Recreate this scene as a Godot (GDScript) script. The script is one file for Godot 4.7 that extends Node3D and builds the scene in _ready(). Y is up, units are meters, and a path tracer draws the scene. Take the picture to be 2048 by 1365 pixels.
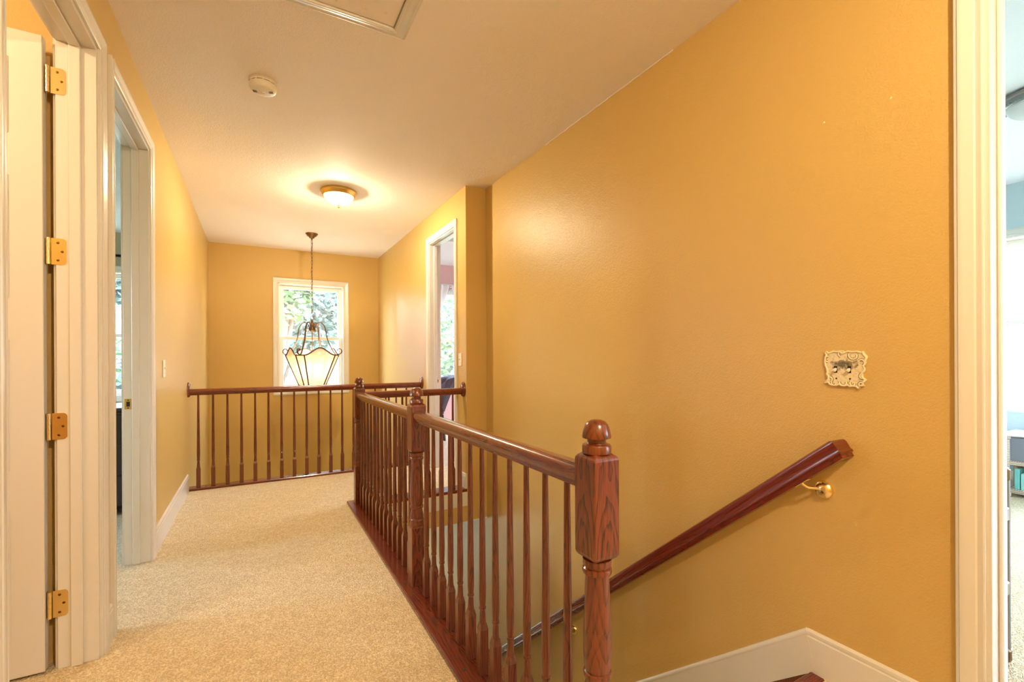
extends Node3D
# Upstairs hall with a stairwell, metres, y up. Hall axis runs along -z; the carpet lies at y = 0.

const H := 2.698          # ceiling
const LX := -0.545        # left wall face
const RX := 1.81          # right wall face beside the stairs
const JX := 1.615         # right wall face past the jog
const JZ := -3.74         # jog and end of the stairwell
const BZ := -7.1          # outer back wall face
const FOCAL := 919.0      # pixels of the 2048 x 1365 frame

var M := {}
var used := {}
var rng := RandomNumberGenerator.new()

func _ready() -> void:
	rng.seed = 20240
	# ---- camera
	var cam := Camera3D.new()
	cam.name = "camera"
	cam.projection = Camera3D.PROJECTION_FRUSTUM
	cam.near = 0.05
	cam.far = 200.0
	cam.size = 1365.0 / FOCAL * cam.near
	cam.frustum_offset = Vector2(0.0, (716.6 - 682.5) / FOCAL * cam.near)
	cam.position = Vector3(0, 1.173, 0)
	cam.basis = Basis(Vector3.UP, -deg_to_rad(29.03)) * Basis(Vector3.BACK, -0.0046)
	add_child(cam)
	cam.current = true
	# ---- sky and exposure
	var env := Environment.new()
	var sky_mat := ProceduralSkyMaterial.new()
	sky_mat.sky_top_color = Color(0.72, 0.83, 0.96)
	sky_mat.sky_horizon_color = Color(0.93, 0.97, 1.0)
	sky_mat.ground_bottom_color = Color(0.45, 0.5, 0.42)
	sky_mat.ground_horizon_color = Color(0.85, 0.9, 0.92)
	sky_mat.sky_energy_multiplier = 4.6
	sky_mat.ground_energy_multiplier = 2.2
	var sky := Sky.new()
	sky.sky_material = sky_mat
	env.background_mode = Environment.BG_SKY
	env.sky = sky
	env.tonemap_mode = Environment.TONE_MAPPER_LINEAR
	env.tonemap_exposure = 1.39
	env.sdfgi_enabled = true
	env.ssao_enabled = true
	env.ssil_enabled = true
	var we := WorldEnvironment.new()
	we.name = "world_environment"
	we.environment = env
	add_child(we)
	# ---- sun, from the side of the blue bedroom
	var sun := DirectionalLight3D.new()
	sun.name = "sun"
	sun.light_color = Color(1.0, 0.96, 0.90)
	sun.light_energy = 4.0
	sun.light_angular_distance = 0.6
	sun.shadow_enabled = true
	add_child(sun)
	sun.look_at_from_position(Vector3.ZERO, Vector3(-0.74, -0.62, -0.26))
	# ---- build
	make_materials()
	build_shell()
	build_doors()
	build_windows()
	build_stairs()
	build_balustrades()
	build_handrail()
	build_ceiling_things()
	build_pendant()
	build_switches()
	build_pink_room()
	build_blue_room()
	build_left_rooms()
	build_outside()

# ------------------------------------------------------------------ naming
func numbered(called: String) -> String:
	if not used.has(called):
		used[called] = 0
		return called
	used[called] += 1
	return "%s_%03d" % [called, used[called]]

func thing(called: String, label: String, category: String, at := Vector3.ZERO, turn := 0.0, group := "") -> Node3D:
	var o := Node3D.new()
	o.name = numbered(called)
	add_child(o)
	o.position = at
	o.rotation.y = turn
	o.set_meta("label", label)
	o.set_meta("category", category)
	if group != "":
		o.set_meta("group", group)
	return o

func part(parent: Node3D, called: String, mesh: Mesh, m: Material, xf := Transform3D.IDENTITY, label := "") -> MeshInstance3D:
	var o := MeshInstance3D.new()
	o.name = called
	o.mesh = mesh
	o.material_override = m
	parent.add_child(o, true)
	o.transform = xf
	if label != "":
		o.set_meta("label", label)
	return o

func struct(called: String, mesh: Mesh, m: Material, label := "", category := "") -> MeshInstance3D:
	var o := MeshInstance3D.new()
	o.name = called
	o.mesh = mesh
	o.material_override = m
	add_child(o, true)
	o.set_meta("kind", "structure")
	if label != "":
		o.set_meta("label", label)
		o.set_meta("category", category)
	return o

func struct_root(called: String, label: String, category: String, xf := Transform3D.IDENTITY) -> Node3D:
	var o := Node3D.new()
	o.name = called
	add_child(o, true)
	o.transform = xf
	o.set_meta("kind", "structure")
	o.set_meta("label", label)
	o.set_meta("category", category)
	return o

# ------------------------------------------------------------------ shapes
func S() -> SurfaceTool:
	var st := SurfaceTool.new()
	st.begin(Mesh.PRIMITIVE_TRIANGLES)
	st.set_smooth_group(-1)
	return st

func done(st: SurfaceTool) -> ArrayMesh:
	st.generate_normals()
	return st.commit()

func q(st: SurfaceTool, a: Vector3, b: Vector3, c: Vector3, d: Vector3, n: Vector3) -> void:
	var cr := (c - a).cross(d - b)
	if cr.dot(n) > 0.0:
		var t := b
		b = d
		d = t
	for v in [a, b, c, a, c, d]:
		st.add_vertex(v)

func t3(st: SurfaceTool, a: Vector3, b: Vector3, c: Vector3, n: Vector3) -> void:
	if (b - a).cross(c - a).dot(n) > 0.0:
		var t := b
		b = c
		c = t
	for v in [a, b, c]:
		st.add_vertex(v)

func bx(st: SurfaceTool, lo: Vector3, hi: Vector3) -> void:
	var a := Vector3(minf(lo.x, hi.x), minf(lo.y, hi.y), minf(lo.z, hi.z))
	var b := Vector3(maxf(lo.x, hi.x), maxf(lo.y, hi.y), maxf(lo.z, hi.z))
	q(st, Vector3(a.x, a.y, b.z), Vector3(b.x, a.y, b.z), b, Vector3(a.x, b.y, b.z), Vector3.BACK)
	q(st, a, Vector3(b.x, a.y, a.z), Vector3(b.x, b.y, a.z), Vector3(a.x, b.y, a.z), Vector3.FORWARD)
	q(st, a, Vector3(a.x, a.y, b.z), Vector3(a.x, b.y, b.z), Vector3(a.x, b.y, a.z), Vector3.LEFT)
	q(st, Vector3(b.x, a.y, a.z), Vector3(b.x, a.y, b.z), b, Vector3(b.x, b.y, a.z), Vector3.RIGHT)
	q(st, Vector3(a.x, b.y, a.z), Vector3(b.x, b.y, a.z), b, Vector3(a.x, b.y, b.z), Vector3.UP)
	q(st, a, Vector3(b.x, a.y, a.z), Vector3(b.x, a.y, b.z), Vector3(a.x, a.y, b.z), Vector3.DOWN)

func cbx(st: SurfaceTool, lo: Vector3, hi: Vector3, r: float) -> void:
	# box with chamfered edges and corners
	var c := (lo + hi) * 0.5
	var e := (hi - lo).abs() * 0.5
	r = minf(r, minf(e.x, minf(e.y, e.z)) * 0.9)
	var ax := [Vector3.RIGHT, Vector3.UP, Vector3.BACK]
	for i in 3:
		var j := (i + 1) % 3
		var k := (i + 2) % 3
		for s in [-1.0, 1.0]:
			var n: Vector3 = ax[i] * s
			var o: Vector3 = c + n * e[i]
			var u: Vector3 = ax[j] * (e[j] - r)
			var v: Vector3 = ax[k] * (e[k] - r)
			q(st, o - u - v, o + u - v, o + u + v, o - u + v, n)
			for s2 in [-1.0, 1.0]:
				var n2: Vector3 = ax[j] * s2
				var p1: Vector3 = c + n * e[i] + n2 * (e[j] - r)
				var p2: Vector3 = c + n * (e[i] - r) + n2 * e[j]
				q(st, p1 - v, p1 + v, p2 + v, p2 - v, n + n2)
				for s3 in [-1.0, 1.0]:
					if i == 0:
						var n3: Vector3 = ax[k] * s3
						t3(st, p1 + v * s3, p2 + v * s3, c + n * (e[i] - r) + n2 * (e[j] - r) + n3 * e[k], n + n2 + n3)

func box_mesh(lo: Vector3, hi: Vector3, r := 0.0) -> ArrayMesh:
	var st := S()
	if r > 0.0:
		cbx(st, lo, hi, r)
	else:
		bx(st, lo, hi)
	return done(st)

func lathe(st: SurfaceTool, prof: Array, n := 16, xf := Transform3D.IDENTITY, sharp := 35.0) -> void:
	var sg := 1
	for i in prof.size() - 1:
		var p: Vector2 = prof[i]
		var p2: Vector2 = prof[i + 1]
		if i > 0:
			var p0: Vector2 = prof[i - 1]
			if absf((p - p0).angle_to(p2 - p)) > deg_to_rad(sharp):
				sg += 1
		st.set_smooth_group(sg)
		var d := p2 - p
		for j in n:
			var a := TAU * j / n
			var b := TAU * (j + 1) / n
			var m := (a + b) * 0.5
			var nn := xf.basis * Vector3(cos(m) * d.y, -d.x, sin(m) * d.y)
			var v00 := xf * Vector3(cos(a) * p.x, p.y, sin(a) * p.x)
			var v01 := xf * Vector3(cos(b) * p.x, p.y, sin(b) * p.x)
			var v10 := xf * Vector3(cos(a) * p2.x, p2.y, sin(a) * p2.x)
			var v11 := xf * Vector3(cos(b) * p2.x, p2.y, sin(b) * p2.x)
			if p.x < 1e-6:
				t3(st, v00, v10, v11, nn)
			elif p2.x < 1e-6:
				t3(st, v00, v01, v10, nn)
			else:
				q(st, v00, v01, v11, v10, nn)
	st.set_smooth_group(-1)

func lathe_mesh(prof: Array, n := 16, sharp := 35.0) -> ArrayMesh:
	var st := S()
	lathe(st, prof, n, Transform3D.IDENTITY, sharp)
	return done(st)

func ext(st: SurfaceTool, poly: PackedVector2Array, y0: float, y1: float, g0 := Vector2.ZERO, g1 := Vector2.ZERO, xf := Transform3D.IDENTITY, sharp := 30.0) -> void:
	# polygon in (x, z) pushed along y; the ends may lean (mitres): y = y0 + g0 . p
	var n := poly.size()
	var area := 0.0
	for i in n:
		var a := poly[i]
		var b := poly[(i + 1) % n]
		area += a.x * b.y - b.x * a.y
	var sgn := 1.0 if area > 0.0 else -1.0
	var sg := 1
	for i in n:
		var a := poly[i]
		var b := poly[(i + 1) % n]
		var z := poly[(i + n - 1) % n]
		if absf((a - z).angle_to(b - a)) > deg_to_rad(sharp):
			sg += 1
		st.set_smooth_group(sg)
		var d := (b - a) * sgn
		var nn := xf.basis * Vector3(d.y, 0, -d.x)
		q(st, xf * Vector3(a.x, y0 + g0.dot(a), a.y), xf * Vector3(b.x, y0 + g0.dot(b), b.y), xf * Vector3(b.x, y1 + g1.dot(b), b.y), xf * Vector3(a.x, y1 + g1.dot(a), a.y), nn)
	st.set_smooth_group(-1)
	var idx := Geometry2D.triangulate_polygon(poly)
	for k in range(0, idx.size(), 3):
		var t := [poly[idx[k]], poly[idx[k + 1]], poly[idx[k + 2]]]
		var lo := []
		var hi := []
		for p in t:
			lo.append(xf * Vector3(p.x, y0 + g0.dot(p), p.y))
			hi.append(xf * Vector3(p.x, y1 + g1.dot(p), p.y))
		t3(st, lo[0], lo[1], lo[2], xf.basis * Vector3(g0.x, -1, g0.y))
		t3(st, hi[0], hi[1], hi[2], xf.basis * Vector3(-g1.x, 1, -g1.y))

func ext_mesh(poly: PackedVector2Array, y0: float, y1: float, g0 := Vector2.ZERO, g1 := Vector2.ZERO, xf := Transform3D.IDENTITY) -> ArrayMesh:
	var st := S()
	ext(st, poly, y0, y1, g0, g1, xf)
	return done(st)

func tube(st: SurfaceTool, pts: Array, r: float, n := 6, closed := false, flat := Vector2.ONE, side := Vector3.ZERO) -> void:
	# round or flattened bar along points; "side" fixes the axis that flat.x scales
	var c := pts.size()
	var rings := []
	var last := Vector3.ZERO
	for i in c:
		var a: Vector3 = pts[(i - 1 + c) % c] if closed else pts[maxi(i - 1, 0)]
		var b: Vector3 = pts[(i + 1) % c] if closed else pts[mini(i + 1, c - 1)]
		var t := (b - a).normalized()
		var u := side
		if side == Vector3.ZERO:
			u = last if last != Vector3.ZERO else (Vector3.UP if absf(t.y) < 0.9 else Vector3.RIGHT)
		u = (u - t * u.dot(t)).normalized()
		last = u
		var v := t.cross(u)
		var ring := []
		for j in n:
			var an := TAU * (j + 0.5) / n
			ring.append(pts[i] + u * cos(an) * r * flat.x + v * sin(an) * r * flat.y)
		rings.append(ring)
	st.set_smooth_group(1)
	for i in (c if closed else c - 1):
		var m: Vector3 = (pts[i] + pts[(i + 1) % c]) * 0.5
		for j in n:
			var r0: Array = rings[i]
			var r1: Array = rings[(i + 1) % c]
			var mid: Vector3 = (r0[j] + r0[(j + 1) % n] + r1[j] + r1[(j + 1) % n]) * 0.25
			q(st, r0[j], r0[(j + 1) % n], r1[(j + 1) % n], r1[j], mid - m)
	st.set_smooth_group(-1)
	if not closed:
		for e in [0, c - 1]:
			var nn: Vector3 = pts[0] - pts[1] if e == 0 else pts[c - 1] - pts[c - 2]
			for j in n - 2:
				t3(st, rings[e][0], rings[e][j + 1], rings[e][j + 2], nn)

func tube_mesh(pts: Array, r: float, n := 6, closed := false, flat := Vector2.ONE, side := Vector3.ZERO) -> ArrayMesh:
	var st := S()
	tube(st, pts, r, n, closed, flat, side)
	return done(st)

func smooth_pts(ctrl: Array, per := 5) -> Array:
	# Catmull-Rom through control points
	var out := []
	for i in ctrl.size() - 1:
		var p0: Vector3 = ctrl[maxi(i - 1, 0)]
		var p1: Vector3 = ctrl[i]
		var p2: Vector3 = ctrl[i + 1]
		var p3: Vector3 = ctrl[mini(i + 2, ctrl.size() - 1)]
		for k in per:
			out.append(p1.cubic_interpolate(p2, p0, p3, float(k) / per))
	out.append(ctrl[-1])
	return out

func along(at: Vector3, dir: Vector3, up := Vector3.UP) -> Transform3D:
	# a frame whose local y runs along dir and whose local z points as near to "up" as it can
	var y := dir.normalized()
	var z := (up - y * up.dot(y)).normalized()
	return Transform3D(Basis(y.cross(z), y, z), at)

func loop(a: Array) -> PackedVector2Array:
	return PackedVector2Array(a)

# ------------------------------------------------------------------ materials
func mat(c: Color, rough := 0.6, metal := 0.0, spec := 0.5) -> StandardMaterial3D:
	var m := StandardMaterial3D.new()
	m.albedo_color = c
	m.roughness = rough
	m.metallic = metal
	m.metallic_specular = spec
	return m

func tile_noise(size: int, layers: Array, sd: int) -> PackedFloat32Array:
	# value noise that repeats without a seam, about 0..1
	var r := RandomNumberGenerator.new()
	r.seed = sd
	var out := PackedFloat32Array()
	out.resize(size * size)
	var total := 0.0
	for l in layers:
		var n: int = l[0]
		var w: float = l[1]
		total += w * w
		var lat := PackedFloat32Array()
		lat.resize(n * n)
		for i in n * n:
			lat[i] = r.randf() - 0.5
		var ix := PackedInt32Array()
		var fx := PackedFloat32Array()
		for x in size:
			var f := float(x) / size * n
			var k := int(f)
			ix.append(k % n)
			var t := f - k
			fx.append(t * t * (3.0 - 2.0 * t))
		for y in size:
			var y0 := ix[y] * n
			var y1 := ((ix[y] + 1) % n) * n
			var ty := fx[y]
			for x in size:
				var x0 := ix[x]
				var x1 := (x0 + 1) % n
				var tx := fx[x]
				var a := lat[y0 + x0] + (lat[y0 + x1] - lat[y0 + x0]) * tx
				var b := lat[y1 + x0] + (lat[y1 + x1] - lat[y1 + x0]) * tx
				out[y * size + x] += w * (a + (b - a) * ty)
	var k2 := 1.6 / sqrt(total)
	for i in size * size:
		out[i] = clampf(0.5 + out[i] * k2 * 0.9, 0.0, 1.0)
	return out

func normal_from(v: PackedFloat32Array, size: int, k: float) -> ImageTexture:
	var d := PackedByteArray()
	d.resize(size * size * 3)
	for y in size:
		for x in size:
			var dx := (v[y * size + (x + size - 1) % size] - v[y * size + (x + 1) % size]) * k
			var dy := (v[((y + size - 1) % size) * size + x] - v[((y + 1) % size) * size + x]) * k
			var n := Vector3(dx, -dy, 1.0).normalized()
			var i := (y * size + x) * 3
			d[i] = int(n.x * 127.0 + 128.0)
			d[i + 1] = int(n.y * 127.0 + 128.0)
			d[i + 2] = int(n.z * 127.0 + 128.0)
	return ImageTexture.create_from_image(Image.create_from_data(size, size, false, Image.FORMAT_RGB8, d))

func ramp_from(v: PackedFloat32Array, size: int, lo: Color, hi: Color) -> ImageTexture:
	var d := PackedByteArray()
	d.resize(size * size * 3)
	for i in size * size:
		var c := lo.lerp(hi, v[i])
		d[i * 3] = int(c.r * 255.0)
		d[i * 3 + 1] = int(c.g * 255.0)
		d[i * 3 + 2] = int(c.b * 255.0)
	return ImageTexture.create_from_image(Image.create_from_data(size, size, false, Image.FORMAT_RGB8, d))

func wood_texture(base: Color, dark: Color, sd: int) -> ImageTexture:
	# stained oak: cathedral arches in the middle of the board, fine open pores along the grain (v)
	var w := 256
	var h := 512
	var n := FastNoiseLite.new()
	n.seed = sd
	n.frequency = 0.01
	n.fractal_octaves = 3
	var out := Image.create(w, h, false, Image.FORMAT_RGB8)
	for y in h:
		var fy := float(y) / h
		var wy := sin(fy * TAU) * 40.0
		var wz := cos(fy * TAU) * 40.0
		for x in w:
			var fx := float(x) / w
			var a := fx * TAU
			var wob := n.get_noise_3d(cos(a) * 30.0 + wy, sin(a) * 30.0, wz)
			var u := absf(fx - 0.5 + wob * 0.12) * 2.0
			var ring := fposmod(u * u * 2.6 + u * 2.6 + (sin(fy * TAU) * 0.5) * (1.0 - u) * 2.6 + wob * 1.5, 1.0)
			var g := smoothstep(0.45, 0.95, ring) * (1.0 - smoothstep(0.95, 1.0, ring))
			var pore := n.get_noise_3d(x * 22.0, y * 1.6, 7.0)
			var fine := n.get_noise_3d(x * 9.0, y * 0.5, 90.0)
			var k := clampf(g * (0.30 + 0.9 * maxf(0.0, pore + 0.35)) * 0.95 + maxf(0.0, pore - 0.08) * 0.8 + fine * 0.35, 0.0, 1.0)
			out.set_pixel(x, y, base.lerp(dark, k))
	return ImageTexture.create_from_image(out)

func wood(tex: Texture2D, off: Vector3, scale := Vector3(9.0, 1.6, 9.0), rough := 0.28) -> StandardMaterial3D:
	var m := mat(Color.WHITE, rough)
	m.albedo_texture = tex
	m.uv1_triplanar = true
	m.uv1_scale = scale
	m.uv1_offset = off
	m.clearcoat_enabled = true
	m.clearcoat = 0.5
	m.clearcoat_roughness = 0.12
	return m

func make_materials() -> void:
	var rolln := normal_from(tile_noise(256, [[12, 0.6], [40, 1.0], [90, 0.7]], 9), 256, 1.4)
	for e in [["gold", Color(0.79, 0.660, 0.395), 0.35], ["gold_bath", Color(0.82, 0.68, 0.44), 0.5], ["pink", Color(0.86, 0.70, 0.69), 0.5], ["blue", Color(0.74, 0.81, 0.83), 0.5], ["olive", Color(0.70, 0.66, 0.54), 0.5], ["ceiling", Color(0.95, 0.915, 0.88), 0.75], ["ceiling_white", Color(0.92, 0.93, 0.94), 0.75]]:
		var m := mat(e[1], e[2], 0.0, 0.32)
		m.normal_enabled = true
		m.normal_texture = rolln
		m.normal_scale = 0.25
		m.uv1_triplanar = true
		m.uv1_world_triplanar = true
		m.uv1_scale = Vector3(5, 5, 5)
		M[e[0]] = m
	M.trim = mat(Color(0.855, 0.84, 0.805), 0.24)
	M.sash = mat(Color(0.93, 0.90, 0.86), 0.3)
	M.plastic = mat(Color(0.90, 0.86, 0.78), 0.4)
	M.vinyl = mat(Color(0.90, 0.90, 0.90), 0.45)
	M.brass = mat(Color(0.97, 0.88, 0.64), 0.24, 1.0)
	M.satin_brass = mat(Color(0.82, 0.70, 0.42), 0.35, 1.0)
	M.bronze = mat(Color(0.34, 0.25, 0.20), 0.5, 0.5)
	M.old_brass = mat(Color(0.45, 0.34, 0.20), 0.42, 0.7)
	M.nickel = mat(Color(0.55, 0.54, 0.52), 0.35, 0.9)
	M.dark = mat(Color(0.06, 0.05, 0.045), 0.6)
	M.screw = mat(Color(0.20, 0.15, 0.11), 0.5, 0.5)
	M.screw_brass = mat(Color(0.45, 0.32, 0.13), 0.4, 0.9)
	M.black_metal = mat(Color(0.05, 0.045, 0.04), 0.45, 0.4)
	# wood
	var wt := wood_texture(Color(0.475, 0.225, 0.115), Color(0.15, 0.06, 0.035), 11)
	var wr := wood_texture(Color(0.47, 0.20, 0.10), Color(0.22, 0.08, 0.045), 23)
	M.wood = []
	for k in 4:
		M.wood.append(wood(wt, Vector3(0.37 * k, 0.21 * k, 0.13 + 0.29 * k)))
	M.newel = wood(wt, Vector3(0.48, 0.1, 0.5), Vector3(7.0, 1.9, 7.0), 0.3)
	M.rail = wood(wr, Vector3(0.2, 0, 0.1), Vector3(9, 1.3, 9), 0.24)
	M.rail_red = wood(wood_texture(Color(0.45, 0.12, 0.075), Color(0.22, 0.05, 0.035), 31), Vector3(0.3, 0, 0.4), Vector3(8, 1.2, 8), 0.26)
	M.shoe = wood(wood_texture(Color(0.44, 0.175, 0.09), Color(0.26, 0.09, 0.05), 29), Vector3(0.7, 0.3, 0.2), Vector3(7, 1.3, 7), 0.24)
	M.dark_wood = wood(wood_texture(Color(0.14, 0.07, 0.045), Color(0.06, 0.03, 0.02), 41), Vector3.ZERO, Vector3(5, 1, 5), 0.35)
	# carpet
	var size := 640
	var pile := tile_noise(size, [[22, 0.22], [60, 0.35], [130, 1.0], [250, 0.8]], 3)
	var pn := normal_from(pile, size, 3.0)
	var pc := ramp_from(pile, size, Color(0.80, 0.715, 0.565), Color(0.96, 0.895, 0.765))
	var cm := mat(Color.WHITE, 0.95, 0.0, 0.2)
	cm.albedo_texture = pc
	cm.normal_enabled = true
	cm.normal_texture = pn
	cm.normal_scale = 1.0
	cm.uv1_triplanar = true
	cm.uv1_world_triplanar = true
	cm.uv1_scale = Vector3(1.9, 1.9, 1.9)
	M.carpet = cm
	# glass
	var g := mat(Color(0.93, 0.97, 1.0, 0.06), 0.02)
	g.transparency = BaseMaterial3D.TRANSPARENCY_ALPHA
	M.glass = g
	M.grille = mat(Color(0.52, 0.51, 0.54), 0.5)  # grey puts the backlit silhouette of the muntins into their colour
	var fg := mat(Color(0.95, 0.90, 0.84, 0.70), 0.5)
	fg.transparency = BaseMaterial3D.TRANSPARENCY_ALPHA
	fg.backlight_enabled = true
	fg.backlight = Color(0.40, 0.32, 0.24)
	M.frost = fg
	var bowl := mat(Color(0.98, 0.95, 0.88), 0.35)
	bowl.emission_enabled = true
	bowl.emission = Color(1.0, 0.93, 0.78)
	bowl.emission_energy_multiplier = 1.6
	M.bowl = bowl
	M.bowl_off = mat(Color(0.90, 0.91, 0.89), 0.3)
	var bulb := mat(Color(1, 0.95, 0.85), 0.4)
	bulb.emission_enabled = true
	bulb.emission = Color(1.0, 0.86, 0.62)
	bulb.emission_energy_multiplier = 4.0
	M.bulb = bulb

func lamp(parent: Node3D, called: String, at: Vector3, col: Color, energy: float, size: float) -> void:
	var l := OmniLight3D.new()
	l.name = called
	parent.add_child(l, true)
	l.position = at
	l.light_color = col
	l.light_energy = energy
	l.light_size = size
	l.omni_range = 14.0
	l.omni_attenuation = 2.0
	l.shadow_enabled = true

# ------------------------------------------------------------------ the shell
func wall_x(st: SurfaceTool, x0: float, x1: float, z0: float, z1: float, y0: float, y1: float, holes: Array) -> void:
	# holes: [za, zb, ya, yb], za > zb, listed from z0 (near) to z1 (far)
	var z := z0
	for h in holes:
		bx(st, Vector3(x0, y0, z), Vector3(x1, y1, h[0]))
		if h[2] > y0:
			bx(st, Vector3(x0, y0, h[0]), Vector3(x1, h[2], h[1]))
		if h[3] < y1:
			bx(st, Vector3(x0, h[3], h[0]), Vector3(x1, y1, h[1]))
		z = h[1]
	bx(st, Vector3(x0, y0, z), Vector3(x1, y1, z1))

func wall_z(st: SurfaceTool, z0: float, z1: float, x0: float, x1: float, y0: float, y1: float, holes: Array) -> void:
	var x := x0
	for h in holes:
		bx(st, Vector3(x, y0, z0), Vector3(h[0], y1, z1))
		if h[2] > y0:
			bx(st, Vector3(h[0], y0, z0), Vector3(h[1], h[2], z1))
		if h[3] < y1:
			bx(st, Vector3(h[0], h[3], z0), Vector3(h[1], y1, z1))
		x = h[1]
	bx(st, Vector3(x, y0, z0), Vector3(x1, y1, z1))

const DT := 2.406         # top of the door openings
const D1A := -1.585       # left doors, along z
const D1B := -2.378
const D2A := -2.572
const D2B := -3.372
const D3A := -3.995       # door past the jog
const D3B := -4.735
const D4A := 0.33         # door to the blue bedroom
const D4B := -0.495
const LOW := -3.0         # lower floor
const FT := -0.26         # underside of the upper floor
# window openings: centre, half width, sill and head (all alike)
const WH := 0.435
const WB := 0.735
const WT := 2.235

func build_shell() -> void:
	var st := S()
	wall_x(st, LX - 0.06, LX, 1.6, BZ, LOW, H, [[D1A, D1B, -0.03, DT], [D2A, D2B, -0.03, DT]])
	struct("wall_left", done(st), M.gold)
	st = S()
	wall_x(st, LX - 0.12, LX - 0.06, 1.6, -2.47, 0, H, [[D1A, D1B, 0, DT]])
	struct("wall_bathroom_hall", done(st), M.gold_bath)
	st = S()
	wall_x(st, LX - 0.12, LX - 0.06, -2.47, BZ, 0, H, [[D2A, D2B, 0, DT]])
	struct("wall_bedroom_hall", done(st), M.olive)
	st = S()
	wall_x(st, RX, RX + 0.06, 1.6, JZ, LOW, H, [[D4A, D4B, -0.12, DT]])
	bx(st, Vector3(RX, LOW, JZ), Vector3(RX + 0.06, FT, BZ))
	var wr := struct("wall_right", done(st), M.gold)
	# caulk lifting under the ceiling and two chips in the paint
	var crack := []
	for k in 40:
		var f := k / 39.0
		crack.append(Vector3(RX - 0.001 - 0.003 * absf(sin(f * 31.0)) * rng.randf(), H - 0.001 - 0.003 * rng.randf(), lerpf(-2.75, -1.6, f)))
	part(wr, "peeling_caulk", tube_mesh(crack, 0.0026, 5), M.ceiling)
	for p in [Vector3(RX, 2.016, -0.708), Vector3(RX, 2.027, -0.910)]:
		part(wr, "paint_chip", lathe_mesh([Vector2(0.0035, 0), Vector2(0.0025, 0.0006), Vector2(0, 0.0007)], 7), M.plastic, Transform3D(Basis(Vector3.BACK, PI / 2), p))
	st = S()
	wall_x(st, RX + 0.06, RX + 0.12, 1.6, -2.9, 0, H, [[D4A, D4B, 0, DT]])
	struct("wall_blue_room_hall", done(st), M.blue)
	st = S()
	wall_x(st, JX, JX + 0.06, JZ - 0.06, BZ, FT, H, [[D3A, D3B, -0.12, DT]])
	bx(st, Vector3(JX, FT, JZ), Vector3(RX, H, JZ - 0.06))
	struct("wall_right_past_jog", done(st), M.gold)
	st = S()
	wall_x(st, JX + 0.06, JX + 0.12, JZ - 0.12, BZ, 0, H, [[D3A, D3B, 0, DT]])
	struct("wall_pink_room_hall", done(st), M.pink)
	# outer back wall, one piece for each room
	st = S()
	wall_z(st, BZ, BZ - 0.2, LX - 0.06, JX + 0.06, FT, H, [[0.690 - WH, 0.690 + WH, WB, WT]])
	wall_z(st, BZ, BZ - 0.2, LX - 0.06, RX + 0.06, LOW, FT, [[0.0, 1.0, LOW, -0.75]])
	struct("wall_back", done(st), M.gold)
	st = S()
	wall_z(st, BZ, BZ - 0.2, -4.3, LX - 0.06, 0, H, [[-1.42 - WH, -1.42 + WH, WB, WT]])
	struct("wall_bedroom_back", done(st), M.olive)
	st = S()
	wall_z(st, BZ, BZ - 0.2, JX + 0.06, 5.2, 0, H, [[2.76 - WH, 2.76 + WH, WB, WT]])
	struct("wall_pink_room_back", done(st), M.pink)
	# bedroom, bathroom and pink room side walls
	st = S()
	wall_x(st, -4.4, -4.2, -2.48, BZ - 0.2, 0, H, [[-3.6 + WH, -3.6 - WH, WB, WT], [-5.6 + WH, -5.6 - WH, WB, WT]])
	struct("wall_bedroom_side", done(st), M.olive)
	struct("wall_bedroom_front", box_mesh(Vector3(-4.2, 0, -2.48), Vector3(LX - 0.12, H, -2.53)), M.olive)
	struct("wall_bathroom_back", box_mesh(Vector3(-2.6, 0, -2.43), Vector3(LX - 0.12, H, -2.48)), M.gold_bath)
	struct("wall_bathroom_side", box_mesh(Vector3(-2.7, 0, -2.43), Vector3(-2.6, H, -0.7)), M.gold_bath)
	struct("wall_bathroom_front", box_mesh(Vector3(-2.7, 0, -0.7), Vector3(LX - 0.12, H, -0.6)), M.gold_bath)
	st = S()
	wall_x(st, 5.1, 5.3, JZ - 0.06, BZ - 0.2, 0, H, [[-4.7 + WH, -4.7 - WH, WB, WT], [-6.2 + WH, -6.2 - WH, WB, WT]])
	struct("wall_pink_room_side", done(st), M.pink)
	struct("wall_pink_room_front", box_mesh(Vector3(JX + 0.12, 0, JZ - 0.12), Vector3(5.1, H, JZ - 0.06)), M.pink)
	# blue room
	st = S()
	wall_x(st, 5.85, 6.05, 1.6, -3.0, 0, H, [[0.55 + WH, 0.55 - WH, WB, WT], [-1.415 + WH, -1.415 - WH, WB, WT]])
	struct("wall_blue_room_outer", done(st), M.blue)
	struct("wall_blue_room_back", box_mesh(Vector3(RX + 0.12, 0, -2.9), Vector3(5.85, H, -3.0)), M.blue)
	st = S()
	wall_z(st, 1.6, 1.8, RX + 0.12, 6.05, 0, H, [[3.2 - WH, 3.2 + WH, WB, WT], [4.6 - WH, 4.6 + WH, WB, WT]])
	struct("wall_blue_room_front", done(st), M.blue)
	struct("wall_front", box_mesh(Vector3(LX - 0.06, LOW, 1.6), Vector3(RX + 0.06, H, 1.7)), M.gold)
	# ceilings
	struct("ceiling", box_mesh(Vector3(LX - 0.06, H, 1.7), Vector3(RX + 0.06, H + 0.15, BZ - 0.2)), M.ceiling)
	struct("ceiling_bathroom", box_mesh(Vector3(-2.7, H, -0.6), Vector3(LX - 0.06, H + 0.15, -2.48)), M.ceiling)
	struct("ceiling_bedroom", box_mesh(Vector3(-4.3, H, -2.48), Vector3(LX - 0.06, H + 0.15, BZ - 0.2)), M.ceiling_white)
	struct("ceiling_pink_room", box_mesh(Vector3(RX + 0.06, H, -3.4), Vector3(5.2, H + 0.15, BZ - 0.2)), M.ceiling_white)
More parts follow.
